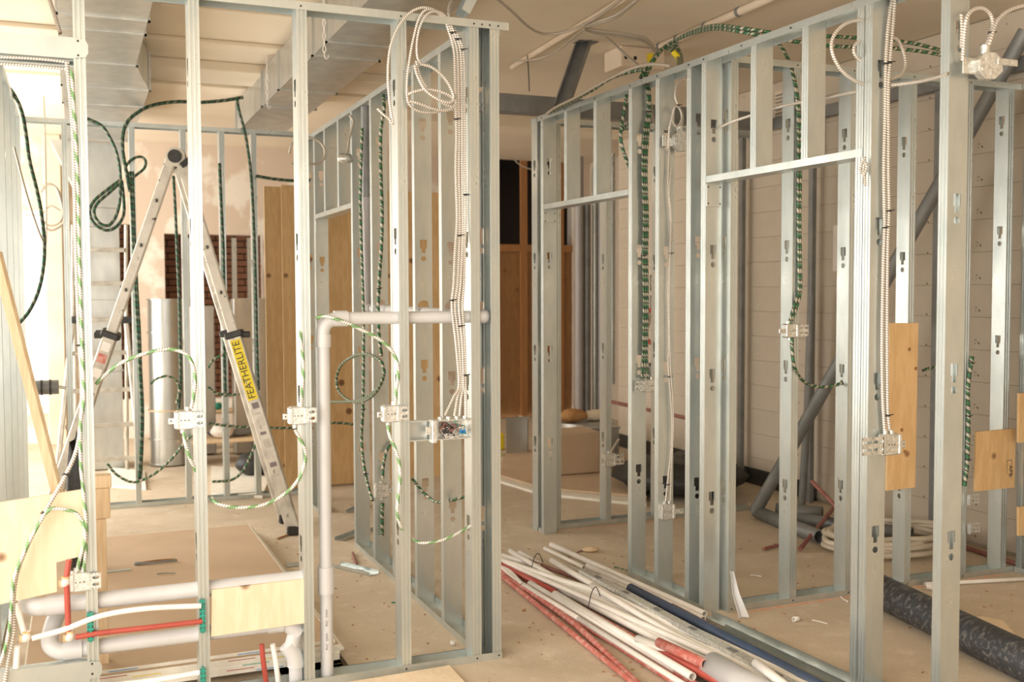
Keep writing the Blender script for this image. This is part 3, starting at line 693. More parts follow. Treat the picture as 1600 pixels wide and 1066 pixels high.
# multi-gang box with wires
p0, p1 = P(683, 688, Y=-.005), P(737, 655, Y=-.005)
t = thing('gang_box', 'open multi-gang box crammed with coloured wires, four white cables entering its top', 'electrical box', (p0.x, -.008, p0.z))
w_, h_ = p1.x-p0.x, p1.z-p0.z
b = MB(); b.box((0, .045, 0), (w_, .047, h_)).box((0, 0, 0), (w_, .045, .003)).box((0, 0, h_-.003), (w_, .045, h_)).box((w_-.003, 0, .003), (w_, .045, h_-.003)).box((0, 0, .003), (.003, .045, h_-.003)); b.obj('body', M['bright'], t)
MB().bbox((-.024, -.006, -.012), (-.001, .04, h_+.006), .003).obj('mounting_ear', M['bright'], t)
MB().bbox((-.05, -.002, h_*.3), (-.024, .0, h_*.72), .001).obj('tab', M['bright'], t)
for i, (mat, n) in enumerate((('black', 9), ('white', 8), ('red_dark', 6), ('green', 3))):
    for k in range(n):
        cx = random.uniform(.02, w_-.03) if mat != 'black' else random.uniform(.012, .06)
        cz = h_*random.uniform(.2, .85) if mat != 'white' else h_*random.uniform(.12, .5)
        q = [Vector((min(max(cx+random.uniform(-.03, .03), .006), w_-.006), random.uniform(.0, .035), min(max(cz+random.uniform(-.025, .025), .007), h_-.007))) for _ in range(4)]
        MB().tube(cr(q, 5), .0019, 5).obj('wire', M[mat], t)
for k in (.105, .12): MB().tube([(k, -.004, h_*.48), (k+.004, .012, h_*.33)], .007, 8, rad=[.004, .008]).obj('wire_nut', M['wire_b'], t)
for k in range(4): MB().tube([(.02+k*.037, .02, h_-.002), (.02+k*.037, .02, h_+.014)], .0095, 10).obj('connector', M['bright'], t)
# octagonal ceiling boxes
def octbox(label, px, py, Y, r, ax, arm):
    p = P(px, py, Y=Y); t = thing('octagon_box', label, 'electrical box', p); ax = Vector(ax).normalized()
    q = ax.to_track_quat('Z', 'Y').to_matrix().to_4x4()
    pr = [(r*math.cos(PI/8+k*PI/4), r*math.sin(PI/8+k*PI/4)) for k in range(8)]
    MB().loft(pr, 0, .038, closed=True, M=q).obj('body', M['bright'], t)
    MB().loft([(x*.93, y*.93) for x, y in pr], .038, .041, closed=True, M=q).obj('rim', M['bright'], t)
    for a in range(4):
        c = q @ Vector((r*.5*math.cos(a*PI/2+.4), r*.5*math.sin(a*PI/2+.4), .041)); MB().disc(c, ax, .012, .002, 14).obj('knockout', M['bright'], t)
    MB().bbox((-r-.055, -.004, -.028), (-r+.01, .0, .03), .002).obj('bracket', M['bright'], t)
    MB().bbox((r*.2, -.052, .002), (r+.055, -.046, .026), .002).obj('bar', M['bright'], t)
    MB().tube([(-.01, -.01, r*.9), (-.01, -.01, r+.026)], .017, 10).obj('connector', M['bright'], t)
    return t
octbox('octagonal box high beside the rightmost near stud, cable arching out of its top', 1538, 106, -1.33, .050, (-.25, -1, .0), 1)
octbox('small octagonal box high on the long partition, dangling a looped thin cable', 1063, 222, .60, .055, (-.2, -1, 0), 1)
# loose stud brackets at the right
for (x, y), lb in (((1521, 780), 'upper perforated bracket at the right, below the stamped plywood square'), ((1522, 825), 'lower perforated bracket at the right, under the other one')):
    p = P(x, y, Y=.145); t = thing('stud_bracket', lb, 'bracket', (p.x, .145, p.z))
    sl = [[(-.045, -.028), (.045, -.028), (.045, .028), (-.045, .028)]]
    for i in range(3):
        for j in (-1, 1): sl.append([(-.028+i*.028+.009*math.cos(a*PI/5), j*.012+.006*math.sin(a*PI/5)) for a in range(10)])
    MB().poly(sl, lambda a, c: (a, 0, c), (0, .002, 0)).obj('plate', M['bright'], t)
    MB().box((-.047, -.02, -.028), (-.045, .002, .028)).obj('flange', M['bright'], t)

# ------------------------------------------------------------------ plywood pieces
def board(label, quad, Y=None, th=.015, mat='ply', name='plywood_backing', grp=None):
    q = [P(x, y, Y=Y) for x, y in quad]; o = q[0].copy()
    loops = [[(p.x-o.x, p.z-o.z) for p in q]]
    b = MB().poly(loops, lambda a, c: (a, 0, c), (0, th, 0)).obj(name, M[mat], None, o); return tag(b, label, 'plywood', grp)
board('large pale plywood backing panel at the lower left with a notch cut in its corner', [(-60, 958), (89, 925), (88, 879), (125, 870), (131, 862), (131, 765), (-60, 795)], Y=.02)
board('pale plywood strip low between the second and third studs', [(330, 995), (483, 973), (484, 904), (331, 922)], Y=.004)
board('tall plywood backing strip behind the double stud at the right', [(1386, 767), (1430, 762), (1435, 505), (1391, 505)], Y=.138, mat='ply_or')
pb = board('square of plywood backing with a black grade stamp near its right edge', [(1524, 768), (1585, 762), (1587, 670), (1526, 675)], Y=.138, mat='ply_or')
o = pb.location; q = P(1579, 736, Y=.138)
text('APB', .038, 'text', Vector((q.x-o.x, -.0006, q.z-o.z)), Matrix.Rotation(PI/2, 4, 'Y') @ Matrix.Rotation(PI/2, 4, 'X'), pb)
q1 = P(1574, 720, Y=.138); b = MB(); b.box((q1.x-o.x-.002, -.0006, q1.z-o.z-.075), (q1.x-o.x, 0, q1.z-o.z)).box((q1.x-o.x, -.0006, q1.z-o.z), (q1.x-o.x+.035, 0, q1.z-o.z+.003)).box((q1.x-o.x+.03, -.0006, q1.z-o.z-.11), (q1.x-o.x+.032, 0, q1.z-o.z)); b.obj('stamp_frame', M['text'], pb)
for k, (x, y) in enumerate(((1421, 546), (1431, 576), (1409, 672), (1414, 706))):
    c = P(x, y, Y=.137); tag(MB().disc((c.x, c.y+.0006, c.z), (0, -1, 0), .010, .001, 14).obj('knot', M['ply_dk']), '', '')
    kn = bpy.context.scene.collection.objects[-1]; par = bpy.data.objects['plywood_backing.002']; kn.parent = par; kn.matrix_parent_inverse = Matrix.Translation(-par.location)
    del kn['label'], kn['category']
board('orange plywood piece cut off by the right edge, upper one', [(1592, 692), (1640, 688), (1640, 610), (1593, 615)], Y=.05, mat='ply_or')
board('orange plywood piece cut off by the right edge, lower one', [(1592, 838), (1640, 832), (1640, 788), (1592, 793)], Y=.05, mat='ply_or')
# big sheets standing behind the rear partition
def sheet(label, x0, x1, ytop, Y, mat='ply_or'):
    a, c = P(x0, ytop, Y=Y), P(x1, ytop, Y=Y)
    t = thing('plywood_sheet', label, 'plywood', (a.x, Y, 0), 0, 'tall plywood sheets')
    MB().box((0, 0, .012), (c.x-a.x, .015, a.z)).obj('face', M[mat], t)
    MB().box((-.003, .001, .012), (0, .0145, a.z)).obj('edge_ply', M['ply_edge'], t); return t
sheet('tall plywood sheet standing on end, rear one, its edge showing at the left', 413, 556, 291, 4.36)
sheet('tall plywood sheet standing on end in front of another behind the folding ladder', 440, 560, 289, 4.30)
sheet('tall plywood sheet seen through the studs of the corner partition', 603, 692, 298, 4.33)
# floor scrap of plywood and blocks
a, c, d, e = P(552, 1064, Z=.02), P(702, 1039, Z=.02), P(745, 1085, Z=.02), P(520, 1110, Z=.02)
tag(MB().poly([[(p.x, p.y) for p in (a, c, d, e)]], lambda x, y: (x, y, .018), (0, 0, -.016)).obj('plywood_scrap', M['ply']), 'pale plywood offcut on the floor against the bottom track, near the bottom edge', 'plywood')
for (x, y, rz), lb in (((520, 1036, .5), 'brown wood block inside the floor opening, larger one'), ((542, 1032, .9), 'narrow brown wood block at the edge of the floor opening')):
    p = P(x, y, Z=-.02); t = MB().bbox((-.05, -.022, -.40), (.05, .022, 0), .003).obj('wood_block', M['timber'], None, (min(p.x, HX1-.06), .22, -.01), (0, 0, rz*.3)); tag(t, lb, 'wood block')
p = P(163, 772, Y=.30); a, c = P(149, 812, Y=.3), P(173, 743, Y=.3)
t = thing('timber_post', 'short pale timber post with a cap block behind the first stud', 'timber', (a.x, .3, a.z))
MB().bbox((0, 0, 0), (c.x-a.x-.004, .06, c.z-a.z-.05), .003).obj('post', M['timber'], t)
MB().bbox((0, -.004, c.z-a.z-.05), (c.x-a.x+.002, .064, c.z-a.z), .003).obj('cap', M['timber'], t)
MB().bbox((.0, .005, -a.z+.002), (.04, .055, -.001), .003).obj('leg', M['timber'], t)
a, c = P(-6, 395, Y=.35), P(90, 772, Y=.20)
b = MB(); d = (c-a); q = d.to_track_quat('Z', 'Y').to_matrix().to_4x4(); b.bbox((-.012, -.02, 0), (.012, .02, d.length), .002, q)
tag(b.obj('timber_strip', M['timber'], None, a), 'long pale laminated timber strip leaning across the far left', 'timber')
# ------------------------------------------------------------------ stack of boards on the floor
for k in range(8):
    x1 = -.615 if k < 2 else -.66; th = .0125; z = .002+k*.0128
    x1 += random.uniform(-.012, .008); y0 = .175+random.uniform(-.006, .012)+(.0 if k < 2 else .015)
    if k == 7: y0 += .03; x1 -= .02
    if k < 2: y0 = HY1+.01
    t = thing('plasterboard_sheet', ['bottom plasterboard sheet of the floor stack', 'second plasterboard sheet up from the floor in the stack', 'third plasterboard sheet of the floor stack, set back from the two below', 'fourth plasterboard sheet of the floor stack, counted from below', 'fourth plasterboard sheet of the floor stack, counted from the top', 'third plasterboard sheet of the floor stack, counted from the top', 'second plasterboard sheet from the top of the floor stack', 'top plasterboard sheet of the floor stack, brown paper face up'][k], 'plasterboard', (x1-1.22, y0, z), 0, 'plasterboard stack on the floor')
    MB().box((0, 0, 0), (1.22, 2.44, th)).obj('core', M['board'], t)
    MB().box((.006, .006, th), (1.214, 2.434, th+.0002)).obj('paper_face', M['paper'], t)
    mt = ('pex_r', 'green', 'wire_b', 'pex_r', 'green', 'yellow', 'pex_r', 'wire_b')[k]
    for s_ in range(2): MB().box((.25+s_*.5+.06*(k % 3), -.0008, .004), (.36+s_*.5+.06*(k % 3), 0, .007)).obj('edge_tape', M[mt], t)
# boards on the floor of the passage
def flat(label, pts, z, th, mat, name, cat):
    q = [P(x, y, Z=z+th) for x, y in pts]
    return tag(MB().poly([[(p.x, p.y) for p in q]], lambda a, c: (a, c, z+th), (0, 0, -th)).obj(name, M[mat]), label, cat)
flat('large pale board lying on the floor of the passage, lower one', [(770, 748), (842, 770), (1010, 788), (1005, 740), (880, 700), (790, 712)], .002, .02, 'board', 'floor_board', 'board')
flat('large pale board lying on top of another on the passage floor', [(775, 740), (850, 762), (1010, 775), (1000, 732), (880, 698), (792, 706)], .024, .02, 'paper', 'floor_board', 'board')
flat('pale board lying flat behind the rear partition under the bright light', [(330, 770), (410, 775), (425, 735), (330, 728)], .002, .02, 'board', 'floor_board', 'board')
flat('board lying on the floor at the foot of the second ladder', [(165, 758), (228, 762), (225, 735), (170, 730)], .002, .02, 'board', 'floor_board', 'board')
# far doorway: timber framed plywood
def bw_(x, y): return P(x, y, Y=YBK-.02)
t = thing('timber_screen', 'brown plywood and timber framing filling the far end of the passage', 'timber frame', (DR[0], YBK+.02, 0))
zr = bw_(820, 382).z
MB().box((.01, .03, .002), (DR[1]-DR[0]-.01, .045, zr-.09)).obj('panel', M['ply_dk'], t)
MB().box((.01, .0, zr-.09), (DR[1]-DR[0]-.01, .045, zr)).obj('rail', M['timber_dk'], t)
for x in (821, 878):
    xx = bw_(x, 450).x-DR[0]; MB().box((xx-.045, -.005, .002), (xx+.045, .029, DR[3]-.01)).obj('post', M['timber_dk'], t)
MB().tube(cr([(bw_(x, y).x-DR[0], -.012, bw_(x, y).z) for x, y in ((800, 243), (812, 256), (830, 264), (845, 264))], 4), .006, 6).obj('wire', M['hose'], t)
# conduits and clutter at the far right behind partition B
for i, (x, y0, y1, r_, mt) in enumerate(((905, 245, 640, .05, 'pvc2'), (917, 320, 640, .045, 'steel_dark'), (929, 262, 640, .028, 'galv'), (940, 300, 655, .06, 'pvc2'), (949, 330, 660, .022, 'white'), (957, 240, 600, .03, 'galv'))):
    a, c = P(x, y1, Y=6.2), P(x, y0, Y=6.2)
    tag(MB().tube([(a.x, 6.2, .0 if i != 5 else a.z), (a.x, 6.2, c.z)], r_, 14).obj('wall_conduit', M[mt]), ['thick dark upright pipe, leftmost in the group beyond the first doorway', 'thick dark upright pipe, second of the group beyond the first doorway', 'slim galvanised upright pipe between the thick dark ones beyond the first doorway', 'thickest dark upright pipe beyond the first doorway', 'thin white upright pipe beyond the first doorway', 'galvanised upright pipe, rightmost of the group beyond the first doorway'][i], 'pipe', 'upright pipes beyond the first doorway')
p = P(913, 700, Z=0)
p = Vector((P(915, 700, Y=4.6).x, 4.6, 0)); ht = P(915, 655, Y=4.6).z; r_ = .27
t = thing('metal_tub', 'galvanised sheet-metal tub with rubble on top beyond the first doorway', 'tub', (p.x, p.y, .05))
MB().tube([(0, 0, 0), (0, 0, ht-.1)], r_, 36).obj('shell', M['duct'], t); MB().tube([(0, 0, ht-.1), (0, 0, ht-.07)], r_+.008, 36).obj('rim', M['duct'], t)
def lump(rx, ry, rz_, n=3):
    b = MB(); N = 14
    for j in range(8):
        v = PI*(j+.5)/8-PI/2
        for i in range(N):
            u = 2*PI*i/N; k = 1+random.uniform(-.12, .12); b.v.append((rx*k*math.cos(v)*math.cos(u), ry*k*math.cos(v)*math.sin(u), rz_*(1+math.sin(v))*k))
    for j in range(7):
        for i in range(N): b.face((j*N+i, j*N+(i+1) % N, (j+1)*N+(i+1) % N, (j+1)*N+i), None, True)
    b.face(list(range(N))[::-1]); b.face([7*N+i for i in range(N)]); return b
tag(lump(.13, .1, .05).obj('rubble', M['cream'], None, (p.x+.1, p.y, .05+ht-.07)), 'heap of crumbled cream foam on the metal tub', 'rubble')
tag(lump(.15, .1, .06).obj('sack', M['insul'], None, (p.x-.14, p.y, .05+ht-.07)), 'brown folded sacking on the metal tub', 'sack')
a, c = P(862, 800, Y=3.5), P(925, 720, Y=3.5)
t = tag(MB().bbox((0, 0, .05), (.42, .35, .40), .006).obj('cardboard_box', M['paper'], None, (P(868, 740, Y=3.75).x, 3.75, 0)), 'plain brown box on the floor beyond the first doorway', 'box')
t = thing('duct_elbow', 'bent galvanised duct piece on the floor right of the brown box', 'duct', (P(945, 740, Y=3.9).x, 3.9, .05))
pr = [(-.12, 0), (.14, .0), (.14, .26), (-.12, .30)]
MB().loft(pr, 0, .34, closed=True).obj('body', M['duct'], t); MB().loft([(x*1.06, y*1.06-.008) for x, y in pr], .34, .36, closed=True).obj('flange', M['duct'], t)
t = thing('duct_offcut', 'folded grey duct offcut standing in the passage before the brown plywood', 'sheet metal', (P(806, 715, Z=0).x, P(806, 715, Z=0).y, 0))
b = MB(); b.box((-.10, 0, .004), (.13, .006, .38)).box((.124, 0, .004), (.13, .22, .38)).box((-.10, 0, .004), (.13, .22, .01)); b.obj('body', M['duct'], t)
MB().box((-.11, -.008, .37), (.14, 0, .39)).obj('flange', M['duct'], t)
p = P(783, 704, Z=0); tag(MB().bbox((-.05, 0, 0), (.04, .09, .17), .012).obj('yellow_case', M['yellow'], None, (p.x, p.y, .001)), 'small yellow case beside the folded duct offcut', 'case')
for x, y, lb in ((1026, 442, 'highest black device box on the cream wall, seen between two studs'), (1026, 474, 'black device box below the highest one on the cream wall'), (1024, 580, 'lowest black device box on the cream wall, beneath the red hoop')):
    p = P(x, y, X=XR-.02); t = thing('device_box', lb, 'electrical box', (XR-.021, p.y, p.z)); MB().bbox((-.04, -.06, -.08), (0, .06, .08), .006).obj('body', M['black'], t); MB().bbox((-.046, -.04, -.05), (-.04, .04, .05), .004).obj('cover', M['steel_dark'], t)
p = P(1021, 510, X=XR-.06); tag(MB().tube(cr([p+Vector((-.02, .16*math.cos(a/12*2*PI), .16*math.sin(a/12*2*PI))) for a in range(11)], 4), .022, 10).obj('red_hoop', M['pex_r']), 'bright red hoop hanging on the cream wall between two studs', 'hoop')
p1, p2 = P(955, 628, X=XR-.03), P(1085, 656, X=XR-.03)
tag(MB().tube([p1, p2], .018, 10).obj('wall_pipe', M['red_dark']), 'thin dark red pipe running level along the cream wall at knee height', 'pipe')
# black pile, loose pipes and hose by the right wall
p = P(1120, 790, Z=0)
tag(lump(.52, .55, .14).obj('black_tarp', M['black'], None, (2.72, 2.95, .002)), 'crumpled black tarp heap on the floor behind the long partition', 'tarp')
def fpipe(label, a, c, r, mat, inner=None, z=None, z2=None, name='loose_pipe', cat='pipe', grp=None, bend=None):
    z = r+.003 if z is None else z; z2 = z if z2 is None else z2
    pts = [P(a[0], a[1], Z=z)]+([P(x, y, Z=(z+z2)/2) for x, y in bend] if bend else [])+[P(c[0], c[1], Z=z2)]
    if bend: pts = cr(pts, 8)
    b = MB().tube(pts, r, 12, inner=inner)
    return tag(b.obj(name, M[mat]), label, cat, grp)
fpipe('dark grey pipe on the floor, its open end facing forward past the leaning tube', (1183, 800), (1281, 839), .045, 'steel_dark', .038)
fpipe('dark grey pipe lying behind, its end by the crossed red rods', (1213, 797), (1285, 803), .05, 'steel_dark', .042)
fpipe('third dark grey pipe lying under the crossed red rods', (1245, 812), (1425, 835), .045, 'steel_dark', .038)
fpipe('brown-red rod leaning down to the right over the grey pipes', (1268, 752), (1335, 822), .014, 'red_dark', z=.35, z2=.12)
fpipe('brown-red rod crossing the other, sloping down to the left', (1310, 785), (1250, 858), .014, 'red_dark', z=.14, z2=.02)
fpipe('short rusty rod on the floor behind the leaning tube', (1193, 858), (1240, 846), .010, 'red_dark')
fpipe('long thin brown-red pipe on the floor against the right wall', (1395, 820), (1640, 897), .014, 'red_dark')
# coiled hose
cx_, cy_ = P(1388, 850, Z=.03).x, P(1388, 850, Z=.03).y
pts = []
for k in range(150):
    a = k/150*2*PI*5; rr = .40+.03*math.sin(k*.7)-.02*(k/30 % 2); pts.append((cx_+rr*1.05*math.cos(a), cy_+rr*.75*math.sin(a)+.02*math.sin(k), .02+.022*(k/30)))
tag(MB().tube(cr(pts, 2), .017, 8).obj('coiled_hose', M['hose']), 'coil of cream hose on the floor by the right wall', 'hose')
# big black pipe on the floor
a, c = P(1372, 922, Z=.085), P(1660, 1062, Z=.085)
t = thing('black_pipe', 'thick scuffed black pipe lying on the floor at the lower right', 'pipe', a)
MB().tube([(0, 0, 0)]+[(c-a)*k for k in (.25, .5, .75, 1)], .082, 28, inner=.074).obj('barrel', M['blackpipe'], t)
fpipe('thin white conduit on the floor beyond the black pipe', (1445, 913), (1640, 903), .011, 'white', .008)
px_ = P(1450, 916, Z=.02); tag(MB().disc((0, 0, 0), (.3, -1, 0), .018, .03, 12).obj('conduit_clip', M['white'], None, (px_.x, px_.y, .019)), 'small white conduit clip at the end of the thin floor conduit', 'clip')
flat('torn tan cardboard scrap beside the thick black pipe', [(1505, 975), (1530, 962), (1568, 970), (1590, 995), (1560, 990)], .001, .003, 'ply', 'cardboard_scrap', 'scrap')

# ------------------------------------------------------------------ pile of loose conduit in the passage
G = 'loose conduits piled on the passage floor'
def pw(label, a, c, r, mt, z1, z2=None, ext=1.0, bend=None):
    z2 = z1 if z2 is None else z2
    p, q = P(*a, Z=z1), P(*c, Z=z2); q = p+(q-p)*ext; mids = [P(x, y, Z=(z1+z2)/2) for x, y in (bend or [])]
    pts = cr([p]+mids+[q], 8) if mids else [p, q]
    return tag(MB().tube(pts, r, 12, inner=r*.8).obj('loose_conduit', M[mt]), label, 'conduit', G)
X_ = 1.35
pw('rearmost long white conduit of the pile, its round end at the top left', (861,851), (1101,960), .0165, 'white', .02, .03)
pw('thin short white conduit just in front of the rearmost one', (851,857), (912,887), .0115, 'white', .02, .03)
pw('second white conduit from the rear, ending beside the partition foot', (918,884), (1099,968), .0155, 'white', .045, .05)
pw('third white conduit from the rear with a dark open end', (940,901), (1047,952), .014, 'white', .045)
pw('navy blue pipe along the rear of the pile', (985,919), (1222,1042), .024, 'blue', .085, .085, X_)
pw('brown-red pipe starting mid-pile and running beside the galvanised channels', (1050,948), (1269,1066), .016, 'red_dark', .085, .085, X_)
pw('dark red pipe deep in the middle of the pile with a black open end', (898,891), (1012,958), .015, 'red_dark', .05)
pw('dark red pipe at the rear left of the pile', (812,872), (905,905), .012, 'red_dark', .035)
pw('white conduit with its round end sticking up in the middle of the pile', (862,876), (952,930), .0165, 'white', .09, .08)
pw('white conduit end beside the upturned one', (892,888), (1105,1000), .0155, 'white', .06, .08)
pw('white conduit crossing over others at the left end of the pile', (797,861), (872,906), .015, 'white', .07)
pw('short thin white conduit at the far left end', (812,863), (846,882), .012, 'white', .03)
pw('white conduit stub at the extreme left of the pile', (785,868), (845,886), .014, 'white', .03)
pw('uppermost white conduit of the tied bundle', (783,876), (1199,1062), .0165, 'white', .045, .10, X_, [(870,905), (949,932), (1075,1000)])
for k_, lb in enumerate(('second white conduit down in the tied bundle', 'third white conduit down in the tied bundle', 'fourth white conduit down in the tied bundle', 'fifth white conduit down in the tied bundle', 'sixth white conduit down in the tied bundle', 'lowest white conduit of the tied bundle')):
    pw(lb, (802+k_*11, 881+k_*6), (1128-k_*2, 1010+k_*7.5), .0155, 'white', .055-k_*.004, .06)
pw('white conduit sweeping out of the tied bundle past the grey tube', (925,915), (1225,1066), .0155, 'white', .10, .07, X_, [(1040,985), (1130,1030)])
pw('white conduit lying just in front of the bright channel', (960,925), (1250,1062), .0155, 'white', .07, .08, X_, [(1080,990)])
pw('white conduit whose open black-mouthed end is the left of two at the front', (828,912), (1056,1047), .0165, 'white', .035)
pw('white conduit whose open black-mouthed end is the right of two at the front', (867,928), (1082,1058), .018, 'white', .05)
pw('thin cream conduit with a joint collar along the front', (818,914), (904,967), .0125, 'white', .035)
pw('thin cream conduit continuing after the joint collar', (904,967), (1062,1066), .0125, 'white', .035, None, X_)
pw('thin cream conduit elbow at the front left corner of the pile', (783,887), (816,914), .0125, 'white', .03, None, 1, [(797,894)])
pw('short thick white conduit starting mid-pile near the red one', (996,999), (1110,1044), .019, 'white', .07)
pw('short bright white pipe lying across the top at the front', (1181,1036), (1218,1066), .020, 'pex_w', .14, .12, 1.5)
pw('red pipe showing at the left end between white ones', (781,882), (868,926), .017, 'pex_r', .03)
pw('red pipe running between the front conduits', (872,931), (996,1001), .016, 'red_old', .03)
pw('red pipe beneath the two front conduits', (855,928), (1078,1066), .017, 'red_old', .019, None, X_)
pw('short red pipe on top, ending at the grey tube', (1029,1004), (1102,1038), .021, 'red_old', .10)
pw('red pipe beneath the short one at the front', (1012,1006), (1125,1066), .019, 'pex_r', .06, None, X_)
pw('dusty red pipe bending away from the front of the pile across the floor', (781,898), (988,1066), .016, 'red_old', .018, None, 1.1, [(840,934), (898,976), (957,1031)])
pw('second dusty red pipe bowing out from under the front conduits', (783,891), (1054,1066), .016, 'red_old', .018, None, 1.2, [(840,932), (898,968), (976,1015)])
a = P(1112, 1042, Z=.075); c = P(1245, 1118, Z=.075)
tag(MB().tube([a, c], .060, 32, inner=.055).obj('grey_tube', M['pvc']), 'fat light grey plastic tube across the front of the conduit pile', 'tube')
def lchan(label, a, c, wd, h_, z, mt='galv'):
    a, c = P(*a, Z=z), P(*c, Z=z); d = c-a; t = thing('steel_channel', label, 'steel channel', a, 0, 'galvanised channels along the pile')
    q = d.to_track_quat('Z', 'Y').to_matrix().to_4x4(); sd = Vector((d.y, -d.x, 0)).normalized(); u = Vector((0, 0, 1))
    Mx = Matrix((sd, u, d.normalized())).transposed().to_4x4()
    b = MB(); b.loft([(-wd/2, h_), (-wd/2, 0), (wd/2, 0), (wd/2, h_)], 0, d.length, M=Mx)
    b.loft([(-wd/2-.002, h_), (-wd/2, h_), (-wd/2, h_-.003)], 0, d.length, M=Mx); b.obj('channel', M[mt], t)
    b = MB(); k = .15
    while k < d.length-.1: b.loft([(-.012, .001), (.012, .001), (.012, .0016), (-.012, .0016)], k, k+.055, closed=True, M=Mx); k += .3
    b.obj('slot', M['steel_dark'], t)
lchan('wide galvanised channel nearest the partition, behind the pile', (1099, 965), (1400, 1108), .095, .03, .012)
lchan('narrower galvanised channel nested in front of the wide one', (1125, 985), (1375, 1108), .06, .025, .016)
lchan('bright steel channel lying through the middle of the pile', (910, 889), (1285, 1092), .045, -.022, .115, 'bright')
for x, y in ((930, 930), (840, 876)):
    p = P(x, y, Z=.10); n_ = P(x+14, y-30, Z=.06)-p; 
    tag(MB().tube(cr([p+Vector((-.06, -.04, -.05)), p+Vector((-.03, -.02, .02)), p+Vector((.02, .03, .03)), p+Vector((.06, .06, -.03))], 5), .0025, 6).obj('tie_wire', M['black']), 'black tie wire around the white conduits in the middle of the pile' if x == 930 else 'black tie wire at the rear left end of the pile', 'wire')

# ------------------------------------------------------------------ folding ladders
def rail_box(b, a, c, wv, dv, w_, d_):
    pass
def ladder_rail(par, a, c, sd, w_, d_, mat, name='rail'):
    a, c, sd = Vector(a), Vector(c), Vector(sd).normalized(); z = (c-a).normalized(); y = z.cross(sd).normalized(); x = y.cross(z)
    Mx = Matrix((x, y, z)).transposed().to_4x4(); Mx.translation = a
    b = MB(); f = .008
    b.loft([(-w_/2, -d_/2+f), (-w_/2+f, -d_/2), (w_/2-f, -d_/2), (w_/2, -d_/2+f), (w_/2, d_/2-f), (w_/2-f, d_/2), (-w_/2+f, d_/2), (-w_/2, d_/2-f)], 0, (c-a).length, closed=True, M=Mx)
    o = b.obj(name, M[mat], par); return o, Mx
YL = 3.05
ap = P(275, 240, Y=YL); fr_ = P(463, 826, Y=YL-.25); fl_ = P(70, 826, Y=YL+.25)
# legs in a vertical plane through the apex; feet on the floor
fr_ = P(459, 829, Z=.03); fl_ = P(66, 835, Z=.03)
mid = (fr_+fl_)/2; tpar = 1
dxy = Vector((fr_.x-fl_.x, fr_.y-fl_.y, 0)).normalized()
nrm = Vector((dxy.y, -dxy.x, 0))          # towards the viewer
# apex point: intersection of pixel ray with the plane through both feet
d_ = (P(275, 245, D=1)-CAM); tt = (fr_-CAM).dot(nrm)/d_.dot(nrm); ap = CAM+d_*tt
t = thing('folding_ladder', 'tall aluminium folding ladder set up as an A, yellow brand label on its right leg', 'ladder', (ap.x, ap.y, 0))
nv = (CAM-ap); nv.z = 0; nv = nv.normalized(); nv = (nv+dxy*.05).normalized()
def R_(p): return Vector(p)-Vector((ap.x, ap.y, 0))
mids = {}
for side, ft in (('r', fr_), ('l', fl_)):
    sgn = 1 if side == 'r' else -1
    for back in (0, 1):
        off = -nv*(.38*back)
        kk = .47
        top = ap+off+dxy*(.025*sgn); foot = ft+off
        kp = top.lerp(foot, kk)
        o, Mx = ladder_rail(t, R_(top), R_(top.lerp(foot, kk+.03)), dxy*1, .070, .028, 'ladder_face' if not back else 'alu', 'inner_rail')
        o2, Mx2 = ladder_rail(t, R_(kp), R_(foot), dxy*1, .092, .036, 'alu', 'outer_rail')
        q = R_(kp); z = (foot-top).normalized()
        MB().bbox((-.06, -.03, -.022), (.06, .03, .022), .008, Matrix.Translation(q) @ Matrix((Mx2.col[0].xyz, Mx2.col[1].xyz, Mx2.col[2].xyz)).transposed().to_4x4()).obj('lock_collar', M['black'], t)
        MB().tube([q+dxy*.05*sgn, q+dxy*.10*sgn], .022, 10).obj('lock_knob', M['black'], t)
        MB().bbox((-.045, -.03, 0), (.045, .03, .06), .008, Matrix.Translation(R_(foot)-Vector((0, 0, .028)))).obj('foot', M['black'], t)
        if not back: mids[side] = (top, foot, kp, Mx2)
    top, foot, kp, _ = mids[side]
    L = (foot-top).length; k = .30
    while k < L-.1:
        p = top.lerp(foot, k/L); MB().tube([R_(p+nrm*.018), R_(p-nv*.38)], .016, 8).obj('rung', M['rung'], t)
        if k/L < .46: MB().tube([R_(p+nrm*.0145), R_(p+nrm*.019)], .013, 6).obj('rung_end', M['black'], t)
        k += .305
for back in (0, 1):
    o = -nv*(.38*back)
    MB().tube([R_(ap+o+nrm*.02), R_(ap+o-nrm*.02)], .062, 20).obj('hinge_plate', M['alu'], t)
    MB().tube([R_(ap+o+nrm*.045), R_(ap+o+nrm*.018)], .042, 20).obj('hinge_knob', M['black'], t)
q = R_(ap+dxy*.05-Vector((0, 0, .10))+nrm*.02); MB().tube([q, q-nrm*.03], .045, 16).obj('hinge_lock', M['alu'], t)
q = R_(ap+dxy*.075-Vector((0, 0, .03))+nrm*.02); MB().bbox((-.05, -.012, -.018), (.05, .012, .018), .003, Matrix.Translation(q) @ Matrix.Rotation(-.7, 4, 'Y')).obj('lever', M['black'], t)
